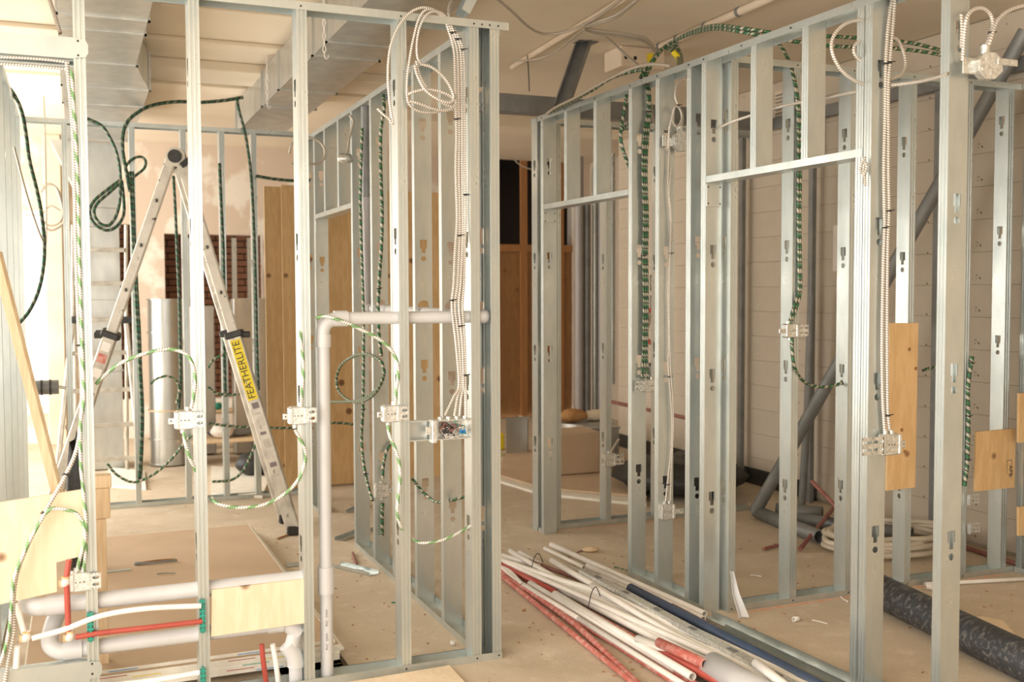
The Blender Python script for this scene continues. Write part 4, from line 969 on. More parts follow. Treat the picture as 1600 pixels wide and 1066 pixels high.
# yellow label on the right leg
top, foot, kp, Mx2 = mids['r']; z = (foot-top).normalized()
ylab = kp+z*.24
X3, Z3 = z, None
yv_ = Mx2.col[1].xyz.normalized()
if yv_.dot(nrm) < 0: yv_ = -yv_
up_ = -z; rt = up_; upv = yv_.cross(rt).normalized()
Ml = Matrix((rt, upv, yv_)).transposed().to_4x4(); Ml.translation = R_(ylab)+yv_*.0185
lab = MB().box((-.205, -.034, 0), (.205, .034, .0012), Ml).obj('label', M['yellow'], t)
Mt = Ml.copy(); Mt.translation = R_(ylab)+yv_*.0200
text('FEATHERLITE', .066, 'text', Vector((0, 0, 0)), Mt, lab)
for k, (s0, s1) in enumerate(((.27, .31), (.33, .345), (.40, .45), (.48, .50), (.56, .62), (.66, .68), (.72, .75), (.80, .82))):
    Ml2 = Ml.copy(); Ml2.translation = R_(kp+z*(.24+s0*.9+.0))+yv_*.0185
    MB().box((-(s1-s0)*.5, -.024+.006*(k % 2), 0), ((s1-s0)*.5, .02, .001), Ml2).obj('sticker', M['rung' if k % 3 else 'greytext'], t)
top, foot, kp, Mx2 = mids['l']; z = (foot-top).normalized()
for k, (s0, mt) in enumerate(((.08, 'white'), (.16, 'red_old'), (.26, 'white'), (.42, 'greytext'))):
    yq = nrm; rt = -z; upv = yq.cross(rt).normalized(); Ml2 = Matrix((rt, upv, yq)).transposed().to_4x4(); Ml2.translation = R_(kp+z*s0)+yq*.0185
    MB().box((-.03, -.028, 0), (.03, .028, .001), Ml2).obj('sticker', M[mt], t)
# second ladder, seen face on behind the first
t = thing('folding_ladder', 'second aluminium ladder standing face-on behind the left leg of the first', 'ladder', (P(155, 700, Y=5.2).x, 5.2, 0))
o = t.location
for x, x2 in ((114, 88), (197, 222)):
    a, c, d = P(x, 352, Y=5.35), P(x, 500, Y=5.3), P(x2, 800, Y=5.1); d.z = .02
    ladder_rail(t, a-o, c-o, (1, 0, 0), .03, .07, 'alu'); ladder_rail(t, c-o, d-o, (1, 0, 0), .04, .08, 'alu', 'outer_rail')
    MB().bbox((-.06, -.05, -.03), (.06, .05, .03), .008, Matrix.Translation(c-o)).obj('lock_collar', M['black'], t)
    e = c+Vector((0, .45, 0)); e.z = .02; ladder_rail(t, a-o, e-o, (1, 0, 0), .03, .06, 'alu', 'rear_rail')
for y in (390, 443, 500, 553, 612, 668, 722):
    f = max(0, (y-500)/300); a, c = P(114-26*f, y, Y=5.3-.2*f), P(197+25*f, y, Y=5.3-.2*f); MB().bbox((a.x-o.x+.012, a.y-o.y-.02, a.z-.018), (c.x-o.x-.012, a.y-o.y+.02, a.z+.018), .005).obj('rung', M['rung'], t)

# ------------------------------------------------------------------ cables
def cab(label, pts, r=.0068, mat='mc', cat='cable', grp=None, ties=(), n=7, name='armoured_cable', **k):
    q = []
    for p in pts:
        if isinstance(p, Vector): q.append(p)
        elif len(p) == 3: q.append(P(p[0], p[1], Y=p[2]))
        else: q.append(P(p[0], p[1], **k))
    if ties:
        t = thing(name, label, cat, q[0], 0, grp); o = q[0].copy()
        MB().tube(cr([p-o for p in q], n), r, 8).obj('jacket', M[mat], t)
        s_ = cr(q, 12)
        for f in ties:
            i = min(int(f*(len(s_)-1)), len(s_)-2); d = (s_[i+1]-s_[i]).normalized(); c = s_[i]-o
            MB().tube([c-d*.003, c+d*.003], r+.003, 8).tube([c+Vector((-.014, -r-.003, .001)), c+Vector((.018, -r-.003, .004))], .0022, 5).obj('cable_tie', M['black'], t)
        return t
    return tag(MB().tube(cr(q, n), r, 8).obj(name, M[mat]), label, cat, grp)
# front left corner
cab('white armoured cable down the first stud, curling away to the bottom left corner', [(104, 96, -.012), (107, 125, -.012), (113, 190, -.01), (116, 267, -.009), (119, 400, -.009), (124, 532, -.009), (128, 600, -.009), (126, 660, -.009), (119, 705, -.012), (100, 748, -.014), (80, 783, -.014), (58, 822, -.015), (36, 870, -.015), (25, 905, -.015), (21, 945, -.015), (21, 990, -.015), (13, 1030, -.015), (6, 1080, -.015)], ties=(.3, .52, .62), r=.0072)
cab('green-banded cable beside the white one, dropping straight to the lowest switch box', [(112, 110, -.022), (121, 267, -.022), (124, 400, -.022), (128, 532, -.022), (131, 620, -.022), (126, 660, -.024), (126, 720, -.024), (130, 765, -.02), (134, 810, -.02), (135, 845, -.02), (132, 880, -.014), (130, 893, -.008)], mat='mcg')
cab('green-banded cable arching over the pale plywood to the lowest switch box', [(70, 803, -.022), (82, 795, -.022), (105, 797, -.022), (122, 805, -.022), (131, 822, -.022), (133, 845, -.03), (125, 872, -.02), (121, 892, -.008)], mat='mcg')
cab('green-banded cable hugging the curled white one down to the bottom left', [(70, 803, -.022), (50, 838, -.028), (36, 868, -.028), (22, 905, -.028), (18, 945, -.028), (14, 985, -.028), (6, 1020, -.028), (-5, 1050, -.028)], mat='mcg')
cab('white cable along the lower edge of the upper left header', [(-10, 89, -.012), (40, 91, -.012), (80, 94, -.012), (108, 98, -.012)], r=.005)
cab('white cable lying under the upper left header behind the other', [(-10, 99, .04), (50, 103, .04), (104, 108, .04)], r=.005)
cab('white cable slanting from the ceiling behind the upper left header', [(74, -10, .5), (84, 20, .45), (94, 52, .4)], r=.008)
# loops between switch boxes
cab('green-banded cable arching from the first stud over to the box on the second stud', [(150, 600, .03), (160, 590, .02), (180, 573, .0), (205, 560, -.01), (240, 549, -.015), (268, 546, -.015), (290, 553, -.02), (301, 570, -.02), (305, 595, -.02), (302, 622, -.01), (299, 638, .0)], mat='mcg', r=.0072)
cab('green-banded cable hanging below the box on the second stud', [(287, 674, .0), (289, 690, -.005), (295, 712, -.005), (303, 730, .01), (308, 742, .03)], mat='mcg', r=.0072)
cab('green-banded cable swooping in a deep curve up to the box on the third stud', [(330, 777, .02), (338, 786, .0), (360, 792, -.012), (385, 793, -.015), (415, 788, -.015), (445, 772, -.015), (466, 750, -.015), (476, 725, -.015), (477, 705, -.015), (470, 688, -.01), (461, 672, .0)], mat='mcg', r=.0072)
cab('green-banded cable rising from the box on the third stud and turning behind it', [(471, 634, .0), (472, 612, -.008), (474, 585, -.01), (473, 555, -.01), (470, 530, -.008), (471, 512, .02), (476, 503, .05)], mat='mcg', r=.0072)
cab('green-banded cable arcing past the grey cross pipe to the box on the fourth stud', [(494, 497, .02), (506, 494, -.0), (520, 497, -.02), (545, 506, -.02), (570, 518, -.018), (595, 532, -.016), (612, 548, -.014), (621, 568, -.012), (622, 590, -.012), (619, 612, -.01), (618, 632, .0)], mat='mcg', r=.0072)
cab('green-banded cable wriggling down from the box on the fourth stud', [(606, 664, .0), (609, 682, -.006), (617, 700, -.01), (624, 725, -.012), (625, 750, -.012), (622, 780, -.012), (621, 805, -.01), (626, 822, -.004), (631, 832, .02)], mat='mcg', r=.0072)
cab('green-banded cable sagging between the fourth stud and the corner post', [(643, 842, .02), (655, 848, .01), (672, 848, .0), (695, 843, .0), (718, 832, .01), (738, 820, .03)], mat='mcg', r=.0065)
# bundle of four white cables in the corner bay
bz = [(78, .03), (120, .03), (160, .03), (215, .03), (267, .03), (342, .03), (392, .02), (442, .0), (480, .0), (534, .0), (600, .01), (620, .008), (650, .002)]
bx4 = [(709, 711, 712, 713, 712, 714, 711, 709, 706, 712, 717, 709, 695), (714, 716, 717, 717.5, 717, 718.5, 717.5, 715, 711, 717, 720.5, 715, 710), (719, 721, 721.5, 722, 722, 723, 722, 720, 717, 722, 724, 721, 718), (723, 726, 726, 726, 726.5, 728, 726, 725, 722.5, 726, 727.5, 728, 728)]
tops = [[(589, 169, -.03), (600, 180, -.03), (608, 186, -.03), (614, 194, -.03), (609, 162, -.03), (606, 120, -.03), (609, 78, -.03), (620, 46, -.03), (638, 22, -.03), (658, 12, -.028), (677, 15, -.015), (693, 27, .01), (701, 48, .025)],
        [(712, 150, -.02), (708, 160, -.022), (690, 173, -.024), (668, 176, -.026), (648, 171, -.028), (637, 157, -.028), (636, 125, -.028), (640, 92, -.028), (646, 60, -.028), (655, 28, -.028), (667, 15, -.026), (682, 19, -.01), (698, 33, .012), (706, 52, .028)],
        [(650, 95, -.04), (657, 120, -.044), (672, 145, -.044), (690, 160, -.04), (706, 166, -.035), (712, 158, -.03), (706, 140, -.036), (690, 118, -.04), (672, 103, -.04), (655, 97, -.04), (651, 72, -.036), (656, 42, -.034), (668, 22, -.032), (684, 18, -.018), (700, 30, .01), (711, 55, .028)],
        [(700, 20, .05), (706, 35, .04), (715, 55, .032)]]
for i in range(4):
    q = tops[i]+[(bx4[i][k], bz[k][0], bz[k][1]+(i % 2)*.004) for k in range(len(bz))]
    cab(['white cable of the corner bundle, outermost big loop hanging left of the fourth stud', 'white cable of the corner bundle making the large flat loop below the top track', 'white cable of the corner bundle with the tightest crossing loops', 'white cable at the right side of the corner bundle, without a loop'][i], q, r=.0053, grp='bundle of white cables in the corner bay', ties=((.45, .62, .83), (.5, .75), (.55, .88), (.2, .5, .85))[i])
cab('white cable coil lying flat over the bundle beside the fourth stud', [(637, 148, -.04), (648, 143, -.05), (668, 140, -.05), (690, 144, -.05), (706, 152, -.045), (712, 162, -.04), (700, 172, -.045), (680, 171, -.05), (655, 162, -.05), (640, 158, -.045)], r=.0062)
cab('white cable curve sweeping from the coil up the right side of the loops', [(648, 102, -.052), (652, 118, -.056), (664, 140, -.06), (684, 155, -.06), (704, 160, -.055), (708, 148, -.05), (696, 124, -.052), (676, 106, -.052), (656, 100, -.05)], r=.0062)
# armoured cables around the top of the corner and ceiling
cab('pair of armoured cable ends rising to the ceiling behind the corner top, dark striped', [(703, 26, .05), (702, 12, .1), (710, -8, .2)], r=.0075, mat='mc_d')
cab('white armoured cable sagging across the ceiling above the passage', [(772, -6), (800, 18), (826, 42), (850, 53), (882, 50), (912, 38), (940, 22), (975, -4)], r=.008, mat='mc_d', Z=3.12)
cab('white cable dropping diagonally from the ceiling conduit behind the long partition', [(925, 40, 1.9), (955, 65, 1.75), (985, 92, 1.5), (1003, 108, 1.2), (1010, 130, 1.1), (1016, 160, 1.05), (1022, 190, 1.0), (1030, 207, .95)], r=.008, mat='mc_d')
for k, lb in enumerate(('upper dark cable looped under the ceiling conduits', 'lower dark cable looped under the ceiling conduits')):
    cab(lb, [(1000, -4), (965, 22+k*3), (930, 35+k*3), (916, 43+k*3), (940, 49+k*4), (980, 54+k*4), (1010, 62+k*4), (1024, 78+k*3)], r=.010, mat='mc_d', Z=3.13)
cab('thin dark cable hanging in a shallow curve from the ceiling conduit', [(800, 96), (840, 92), (870, 80), (900, 55), (915, 44)], r=.006, mat='mc_d', Z=3.12)
q_ = P(824, 88, Z=ZC-.035)
cab('thin dark wire dangling from the ceiling above the passage', [(824, 86, q_.y), (826, 115, q_.y), (827, 143, q_.y)], r=.004, mat='black', name='wire')
cab('white armoured cable draped along the top of the long partition', [(854, 178, 1.95), (868, 168, 1.75), (900, 152, 1.4), (950, 124, .9), (990, 106, .6), (1020, 100, .4), (1048, 103, .2)], r=.008, mat='mc_d')
cab('green-striped cable draped along the top of the long partition', [(858, 177, 1.95), (890, 160, 1.6), (925, 141, 1.25), (955, 122, 1.1), (985, 112, 1.05), (1010, 108, .9)], r=.011, mat='twistl')
for k in range(3):
    cab(['nearest green-striped cable of the knot above the long partition', 'middle green-striped cable of the knot above the long partition', 'rear green-striped cable of the knot above the long partition'][k], [(1000+k*4, 122, 1.05), (1016+k*3, 100-k*3, 1.05), (1030+k*4, 80-k*3, 1.1), (1046+k*4, 76-k*3, 1.1), (1058+k*3, 88, 1.0), (1061+k*2, 104, .8)], r=.011, mat='twistl', grp='knot of green cables above the long partition')
cab('yellow-green sleeve on the cable knot above the long partition', [(1052, 82, 1.0), (1058, 88, .98), (1061, 96, .96)], r=.016, mat='yellow', name='sleeve', cat='sleeve')
for k in range(2):
    cab(['upper green-striped cable running level under the ceiling at the right', 'lower green-striped cable running level under the ceiling at the right'][k], [(1045, 70-k*2, 1.2), (1075, 52+k*3, .9), (1115, 40+k*5, .5), (1160, 44+k*6, .2), (1215, 52+k*9, .1), (1300, 57+k*15, .0), (1355, 60+k*13, .0), (1410, 65+k*12, .0), (1450, 73+k*9, -.02), (1484, 83+k*6, -.04)], r=.0095, mat='twistl', grp='level green cables under the ceiling')
# long partition cables
for k in range(3):
    cab(['left strand of the green cable bundle on the long partition', 'middle strand of the green cable bundle on the long partition', 'right strand of the green cable bundle on the long partition'][k], [(1004+k*3, 112, .95), (1011+k*2, 140, .885), (1012+k*2, 175, .885), (1006+k*3.5, 207, .885), (1004+k*3, 267, .885), (1006+k*3, 340, .885), (1005+k*3, 400, .885), (1006+k*3, 470, .885), (1005+k*3, 534, .885), (1004+k*3.5, 565, .885), (1002+k*5.5, 592, .885)], r=.0068, mat='twistl', grp='green cable bundle on the long partition', ties=((.2, .55, .9),)[k:k+1] and (.2, .6))
cab('green-striped cable hanging in a loose kink left of the green bundle', [(979, 148, 1.0), (975, 175, 1.0), (970, 205, 1.0), (971, 225, 1.0), (978, 248, 1.0), (986, 266, 1.0)], r=.010, mat='twistl')
cab('green-striped cable end branching right from the kinked one', [(971, 205, 1.0), (980, 195, 1.0), (992, 191, 1.0)], r=.008, mat='twistl')
cab('thin white cable down the second stud of the long partition, from the small octagonal box', [(1047, 214, .61), (1045, 250, .61), (1044, 290, .61), (1047, 335, .61), (1050, 372, .61), (1046, 410, .61), (1044, 460, .61), (1045, 534, .61), (1044, 570, .61), (1047, 610, .61), (1050, 660, .61), (1048, 710, .61), (1044, 745, .61), (1040, 784, .61)], r=.005, ties=(.36, .66, .95))
cab('second thin white cable running close beside the other down the same stud', [(1049, 262, .602), (1046, 300, .602), (1049, 340, .602), (1047, 400, .602), (1046, 470, .602), (1047, 560, .602), (1051, 620, .602), (1052, 670, .602), (1049, 730, .602), (1048, 760, .602), (1047, 784, .602)], r=.004)
cab('thin white cable looping above the small octagonal box', [(1082, 128, .58), (1068, 124, .58), (1058, 130, .58), (1055, 150, .58), (1060, 165, .58), (1066, 178, .58), (1066, 192, .58), (1058, 208, .58), (1049, 214, .58)], r=.006, ties=(.5,))
cab('smaller inner loop of white cable just above the small octagonal box', [(1044, 232, .57), (1046, 200, .57), (1052, 175, .57), (1056, 166, .57), (1063, 172, .57), (1065, 186, .57), (1058, 198, .57), (1050, 188, .57), (1052, 172, .57)], r=.0055)
cab('short cable lead entering the dull box beyond the first doorway', [(967, 686, 2.1), (960, 697, 2.09), (954, 708, 2.09)], r=.008, mat='mc_d')
# second doorway cables
for k in range(2):
    cab(['green-striped cable down the first stud of the second doorway, left strand', 'green-striped cable down the first stud of the second doorway, right strand'][k], [(1212+k*2, 64, .25), (1226+k, 82, .2), (1236+k, 108, .16), (1243+k*2, 140, .14), (1247+k*3, 190, .14), (1247+k*4, 267, .14), (1247+k*3, 340, .14), (1248+k*3, 420, .14), (1248+k*3, 455, .14), (1240+k*5, 480, .14), (1235+k*3, 498, .145), (1233+k*3, 508, .15)], r=.0075, mat='twistl', grp='green strands down the first stud of the second doorway')
cab('green-striped cable below the box at the second doorway, sweeping right', [(1237, 528, .14), (1238, 550, .14), (1241, 572, .14), (1250, 590, .17), (1264, 601, .2), (1284, 605, .2), (1305, 602, .2), (1325, 595, .2), (1340, 590, .2)], r=.0085, mat='twistl')
cab('green cable stub between the tall plywood strip and the rightmost near stud', [(1442, 579, .2), (1455, 575, .2), (1472, 574, .2)], r=.0085, mat='twistl')
cab('white armoured cable stretched nearly level through the studs to the double stud', [(1125, 199, .19), (1145, 190, .12), (1175, 180, .0), (1200, 172, -.1), (1240, 162, -.25), (1275, 157, -.4), (1315, 148, -.6), (1352, 141, -.8)], r=.0068)
cab('white armoured cable stretched from the double stud to the rightmost near stud', [(1394, 133, -.96), (1420, 130, -1.05), (1445, 126, -1.15), (1468, 120, -1.25), (1482, 115, -1.30)], r=.0068)
cab('big open loop of white cable left of the double stud top', [(1357, 33, -.86), (1338, 32, -.87), (1320, 38, -.88), (1305, 52, -.88), (1299, 70, -.88), (1303, 90, -.88), (1315, 110, -.88), (1332, 124, -.88), (1354, 134, -.87)], r=.0068)
cab('small white cable coil hanging at the right end of the second header', [(1352, 246), (1346, 256), (1345, 266), (1350, 272), (1354, 262), (1352, 254), (1349, 264), (1351, 280), (1352, 290)], r=.005, X=1.17)
cab('small inner loop of white cable left of the double stud top', [(1357, 62, -.85), (1344, 64, -.85), (1335, 72, -.85), (1335, 84, -.85), (1344, 95, -.85), (1356, 103, -.85)], r=.0062)
cab('white cable loop showing right of the double stud top', [(1392, 58, -.93), (1402, 62, -.92), (1409, 75, -.91), (1414, 92, -.91), (1413, 108, -.91), (1406, 118, -.92), (1390, 124, -.93)], r=.0068)
cab('white armoured cable down the double stud, right one of the pair', [(1399, -8, -.945), (1396, 30, -.94), (1391, 90, -.94), (1388, 134, -.94), (1388, 200, -.94), (1388, 267, -.94), (1389, 330, -.94), (1387, 380, -.94), (1386, 470, -.94), (1386, 560, -.94), (1387, 640, -.94), (1391, 682, -.94)], r=.0068, ties=(.2, .55, .93))
cab('white armoured cable down the double stud, left one of the pair', [(1395, -8, -.935), (1388, 40, -.935), (1384, 100, -.935), (1383, 180, -.935), (1381, 267, -.935), (1382, 350, -.935), (1380, 420, -.935), (1378, 534, -.935), (1379, 620, -.935), (1383, 682, -.935)], r=.0068, ties=(.23, .57))
cab('white armoured cable arching from the rightmost near stud into the octagonal box', [(1504, 95, -1.325), (1506, 60, -1.33), (1510, 30, -1.34), (1520, 16, -1.34), (1535, 13, -1.34), (1547, 22, -1.34), (1551, 38, -1.34), (1547, 55, -1.34), (1539, 76, -1.34)], r=.0068, ties=(.86,))
cab('white armoured cable coming from the right edge into the octagonal box', [(1640, 4, -1.36), (1600, 9, -1.36), (1578, 16, -1.355), (1562, 28, -1.35), (1553, 45, -1.35), (1548, 62, -1.35), (1543, 77, -1.34)], r=.0068)
cab('short white cable length clipped upright on the rightmost near stud', [(1502, 22, -1.325), (1503, 45, -1.325), (1502, 75, -1.325)], r=.0062)
cab('green cable bundle on the stud right of the rightmost near stud', [(1519, 557, .14), (1516, 575, .14), (1512, 610, .14), (1513, 650, .14), (1512, 700, .14), (1511, 725, .14), (1507, 760, .14)], r=.012, mat='twistl', ties=(.12, .5, .8))
# corner partition rear cables
XC = -.10
cab('green-striped cable coiled in a ring in front of the corner partition', [(517, 628), (540, 628), (560, 626), (580, 616), (594, 602), (600, 583), (596, 566), (583, 557), (567, 553), (548, 559), (533, 571), (526, 590), (528, 608), (538, 621), (553, 628), (572, 625), (588, 612), (598, 592)], r=.0095, mat='twistl', X=XC)
cab('green-striped cable hanging straight beside the ring, from the top track', [(599, 148), (600, 172), (595, 205), (595, 267), (597, 330), (596, 385), (593, 430), (591, 480), (592, 520), (596, 556)], r=.010, mat='twistl', X=XC, ties=(.72,))
cab('green-striped cable passing behind the grey stack and down through the ring', [(566, 200), (563, 300), (564, 360), (566, 420), (568, 490), (568, 560), (567, 640), (565, 690), (570, 735), (577, 765), (582, 782)], r=.009, mat='twistl', X=XC, ties=(.6, .82))
cab('green-striped cable dropping into the low box of the corner partition', [(612, 692), (604, 705), (599, 728), (598, 748)], r=.009, mat='twistl', Y=1.70)
cab('green-striped cable leaving the low box of the corner partition to the floor hole', [(598, 786), (597, 800), (597, 818), (597, 838)], r=.011, mat='twistl', Y=1.71)
cab('green-striped cable sagging between the two nearest webs of the corner partition', [(644, 748, .9), (655, 762, .9), (664, 772, .88), (678, 783, .8), (690, 785, .7), (706, 782, .48), (728, 776, .40)], r=.0075, mat='twistl')
cab('grey wire coil hanging behind the third stud near the top', [(452, 240), (456, 225), (470, 214), (485, 215), (500, 222), (508, 235), (506, 248), (495, 256), (480, 256), (465, 262), (455, 255)], r=.008, mat='mc_d', Y=2.6)
cab('thin wire loop with a clip behind the third stud near the top', [(546, 180), (552, 190), (549, 205), (545, 220), (543, 235), (538, 252)], r=.007, mat='mc_d', Y=2.0)
p = P(540, 256, Y=2.0); tag(lump(.05, .03, .03).obj('cable_clamp', M['bright'], None, p), 'metal cable clamp at the end of the thin wire loop behind the third stud', 'clamp')
# rear partition cables
g_ = 'dark green cables on the rear partition'
YR = 4.0
cab('thick dark green cable arching high across the rear partition', [(380, 152), (350, 157), (312, 160), (275, 159), (237, 165), (212, 178), (198, 192), (192, 212), (192, 237), (197, 267), (203, 300)], r=.013, mat='twist', Y=YR)
cab('dark green cable hanging from the right end of the high arch', [(370, 153), (374, 175), (381, 200), (386, 225), (391, 262), (395, 320), (398, 400), (400, 480), (402, 560), (404, 610)], r=.011, mat='twist', Y=YR)
cab('dark green cable dropping left of the high arch to the cable coil', [(136, 185), (158, 196), (170, 212), (181, 235), (187, 262), (189, 290)], r=.011, mat='twist', Y=YR)
cab('larger hanging loop of dark green cable left of the ladder', [(190, 280), (168, 296), (147, 314), (140, 332), (148, 350), (166, 360), (182, 354), (193, 336), (193, 308), (190, 282)], r=.0115, mat='twist', Y=YR)
cab('smaller hanging loop of dark green cable inside the larger one', [(189, 284), (172, 300), (152, 318), (147, 334), (156, 349), (170, 352), (181, 338), (187, 316), (188, 286)], r=.0115, mat='twist', Y=YR-.03)
cab('flat loop of dark green cable under the high arch', [(195, 262), (205, 250), (218, 245), (227, 250), (226, 262), (215, 272), (203, 280)], r=.010, mat='twist', Y=YR)
for k in range(2):
    cab(['left strand of the twisted dark green cables hanging behind the ladder leg', 'right strand of the twisted dark green cables hanging behind the ladder leg'][k], [(203+k*4, 268), (206+k*3, 330), (208+k*3, 390), (211+k*3, 450), (215+k*3, 520), (218+k*2, 580), (221+k*2, 640), (220+k*2, 700), (217+k*2, 750)], r=.011, mat='twist', Y=YR, grp='twisted dark green cables behind the ladder leg')
cab('dark green cable drooping to the floor from the twisted pair', [(168, 725), (180, 740), (200, 752), (218, 752), (245, 738), (270, 715), (286, 695), (300, 680)], r=.010, mat='twistl', Y=YR-.03)
cab('dark green cable down the stud left of the second stud', [(271, 275), (274, 330), (277, 400), (280, 470), (281, 530), (282, 600), (279, 640)], r=.011, mat='twist', Y=YR)
cab('dark green cable down the stud in the middle of the rear partition', [(343, 255), (346, 330), (349, 400), (350, 470), (350, 540), (352, 620)], r=.012, mat='twist', Y=YR)
cab('green cable draped level under the rear top track', [(400, 275), (430, 280), (470, 283), (492, 280)], r=.012, mat='twist', Y=YR)
cab('pale green cable arching behind the first and second studs', [(235, 600), (245, 592), (262, 588), (276, 596), (280, 612), (276, 630)], r=.009, mat='twistl', Y=YR-.02)
cab('green cable curving from behind the second stud to the ladder', [(325, 575), (333, 563), (347, 555), (362, 551)], r=.010, mat='twistl', Y=YR-.03)
cab('green cable sagging behind the ladder at box height', [(325, 605), (340, 615), (365, 617), (385, 611), (402, 600)], r=.010, mat='twistl', Y=YR-.03)
cab('green cable strung level across the tall plywood sheets', [(326, 662), (360, 666), (400, 668), (440, 669), (480, 668), (520, 661), (560, 664)], r=.010, mat='twistl', Y=YR-.02)
cab('green cable falling in a curve from the ladder to the floor boards', [(407, 678), (395, 705), (380, 735), (362, 750), (332, 753)], r=.010, mat='twistl', Y=YR-.02)
cab('thick dark green cable swinging down beside the leftmost partition', [(6, 128, 3.2), (22, 148, 3.2), (34, 175, 3.2), (41, 212, 3.2), (46, 250, 3.2), (57, 295, 3.2), (64, 330, 3.2), (69, 375, 3.2), (68, 415, 3.2), (60, 455, 3.2), (45, 487, 3.2), (28, 507, 3.2)], r=.012, mat='twist')
cab('thin pale wire hanging beside the thick green cable at the left', [(22, 230, 3.1), (35, 280, 3.1), (48, 325, 3.1), (60, 360, 3.1), (68, 380, 3.1)], r=.007, mat='mc_d')
cab('wire tangle ring hanging at the far left rear', [(66, 290), (80, 288), (92, 300), (98, 325), (100, 345), (92, 355), (78, 360), (68, 350), (66, 335), (78, 322), (94, 330)], r=.010, mat='mc_d', Y=5.6)
cab('upper wire tangle ring hanging at the far left rear', [(64, 300), (72, 290), (86, 292), (94, 310), (98, 335), (90, 350), (74, 352), (64, 340)], r=.009, mat='mc_d', Y=5.5)
cab('long wire hanging straight down at the far left rear', [(68, 150), (70, 200), (71, 260), (72, 330), (72, 380)], r=.008, mat='mc_d', Y=5.5)
# ceiling chains
for x0, y0_, y1_, Y_, lb in ((507, -6, 86, 1.3, 'white chain with a hook hanging in front of the longer duct'), (418, 65, 165, 3.3, 'white chain hanging from the ceiling at the rear of the longer duct')):
    p = P(x0, y1_, Y=Y_); q = P(x0, y0_, Y=Y_); t = thing('chain', lb, 'chain', p); L = min(q.z, ZC)-p.z; k = 0
    while k*.034 < L-.03:
        z = .03+k*.034; w_ = .008; rot = k % 2
        pts = [(w_*math.cos(a*PI/4)*(1-rot), w_*math.cos(a*PI/4)*rot, z+.02*math.sin(a*PI/4)) for a in range(9)]
        MB().tube(pts, .0028, 5).obj('link', M['white'], t); k += 1
    MB().tube(cr([(0, 0, .02), (0, 0, .0), (.006, 0, -.018), (.018, 0, -.016), (.02, 0, .0)], 4), .003, 6).obj('hook', M['white'], t)

# ------------------------------------------------------------------ odds and ends
t = thing('tool_head', 'dark grey cylindrical tool head poking out of the leftmost partition', 'tool', P(58, 606, Y=3.0)); 
MB().tube(cr([(-.02, 0, 0), (.05, 0, 0), (.10, 0, 0), (.125, 0, 0)], 3), .045, 16, rad=None).obj('body', M['steel_dark'], t)
for x in (.02, .07): MB().tube([(x, 0, 0), (x+.012, 0, 0)], .049, 16).obj('ring', M['black'], t)
MB().tube(cr([(.125, 0, 0), (.15, -.0, -.005), (.17, 0, -.012)], 4), .010, 8).obj('tip', M['bright'], t)
a = P(122, 720, Y=1.9); b_ = lump(.075, .07, (a.z+.10)/2); tag(b_.obj('black_shape', M['black'], None, (a.x, 1.9, .002)), 'black rounded shape behind the first stud above the plywood panel', 'dark shape')  # unidentified black shape, built as a plain tall lump
a = P(398, 705, Y=5.0); tag(lump(.17, .12, .10).obj('worker_stand_in', M['black'], None, (a.x, 5.0, .01)), 'dark slumped lump on the floor behind the ladder, standing in for a kneeling worker', 'dark shape')  # lump added in place of a kneeling worker's dark legs
p = P(470, 712, Y=4.2)
# workbench clutter behind the rear partition
def far(x, y, Y): return P(x, y, Y=Y)
t = thing('work_table', 'low pale work table in the bright area behind the ladder', 'table', (P(360, 690, Y=6.0).x, 6.0, 0))
zt = P(350, 682, Y=6.0).z
MB().bbox((-.45, -.25, zt-.03), (.35, .25, zt), .005).obj('tabletop', M['timber'], t)
for x in (-.38, .28):
    for y in (-.2, .2): MB().bbox((x-.02, y-.02, .002), (x+.02, y+.02, zt-.031), .003).obj('leg', M['rung'], t)
for i, (x, y, rx, rz_, mt, lb) in enumerate(((345, 645, .11, .07, 'white', 'crumpled white rag on the low work table'), (375, 668, .14, .035, 'steel_dark', 'dark tool lying on the low work table'), (338, 672, .07, .03, 'blue', 'small blue bundle at the left end of the low work table'))):
    q = P(x, y, Y=5.95); tag(lump(rx, .07, rz_).obj('table_clutter', M[mt], None, (q.x, 5.95+.08*(i-1), zt+.002)), lb, 'clutter')
q = P(410, 600, Y=6.1)
t = thing('upper_shelf', 'pale shelf board on posts behind the ladder, above the low table', 'shelf', (P(345, 640, Y=6.9).x, 6.9, 0)); zs = P(345, 640, Y=6.9).z
MB().bbox((-.4, -.15, zs-.03), (.45, .15, zs), .004).obj('shelf_board', M['timber'], t)
for x in (-.34, .38): MB().bbox((x-.03, -.1, .002), (x+.03, .1, zs-.031), .004).obj('post', M['alu'], t)
tag(lump(.06, .05, .035).obj('green_spool', M['green'], None, (P(340, 634, Y=6.9).x, 6.9, zs+.002)), 'small dark green spool on the pale shelf behind the ladder', 'spool')
for i, x in enumerate((291, 364, 388)):
    q0 = P(x, 500, Y=YBK-.05); tag(MB().loft([(0, 0), (.05, 0), (.05, .035), (0, .035)], .003, P(x, 372, Y=YBK-.05).z, closed=True).obj('rear_post', M['galv'], None, (q0.x, YBK-.06, 0)), ['steel post left of centre in front of the dark brick opening', 'steel post in the middle of the dark brick opening', 'steel post at the right side of the dark brick opening'][i], 'post')
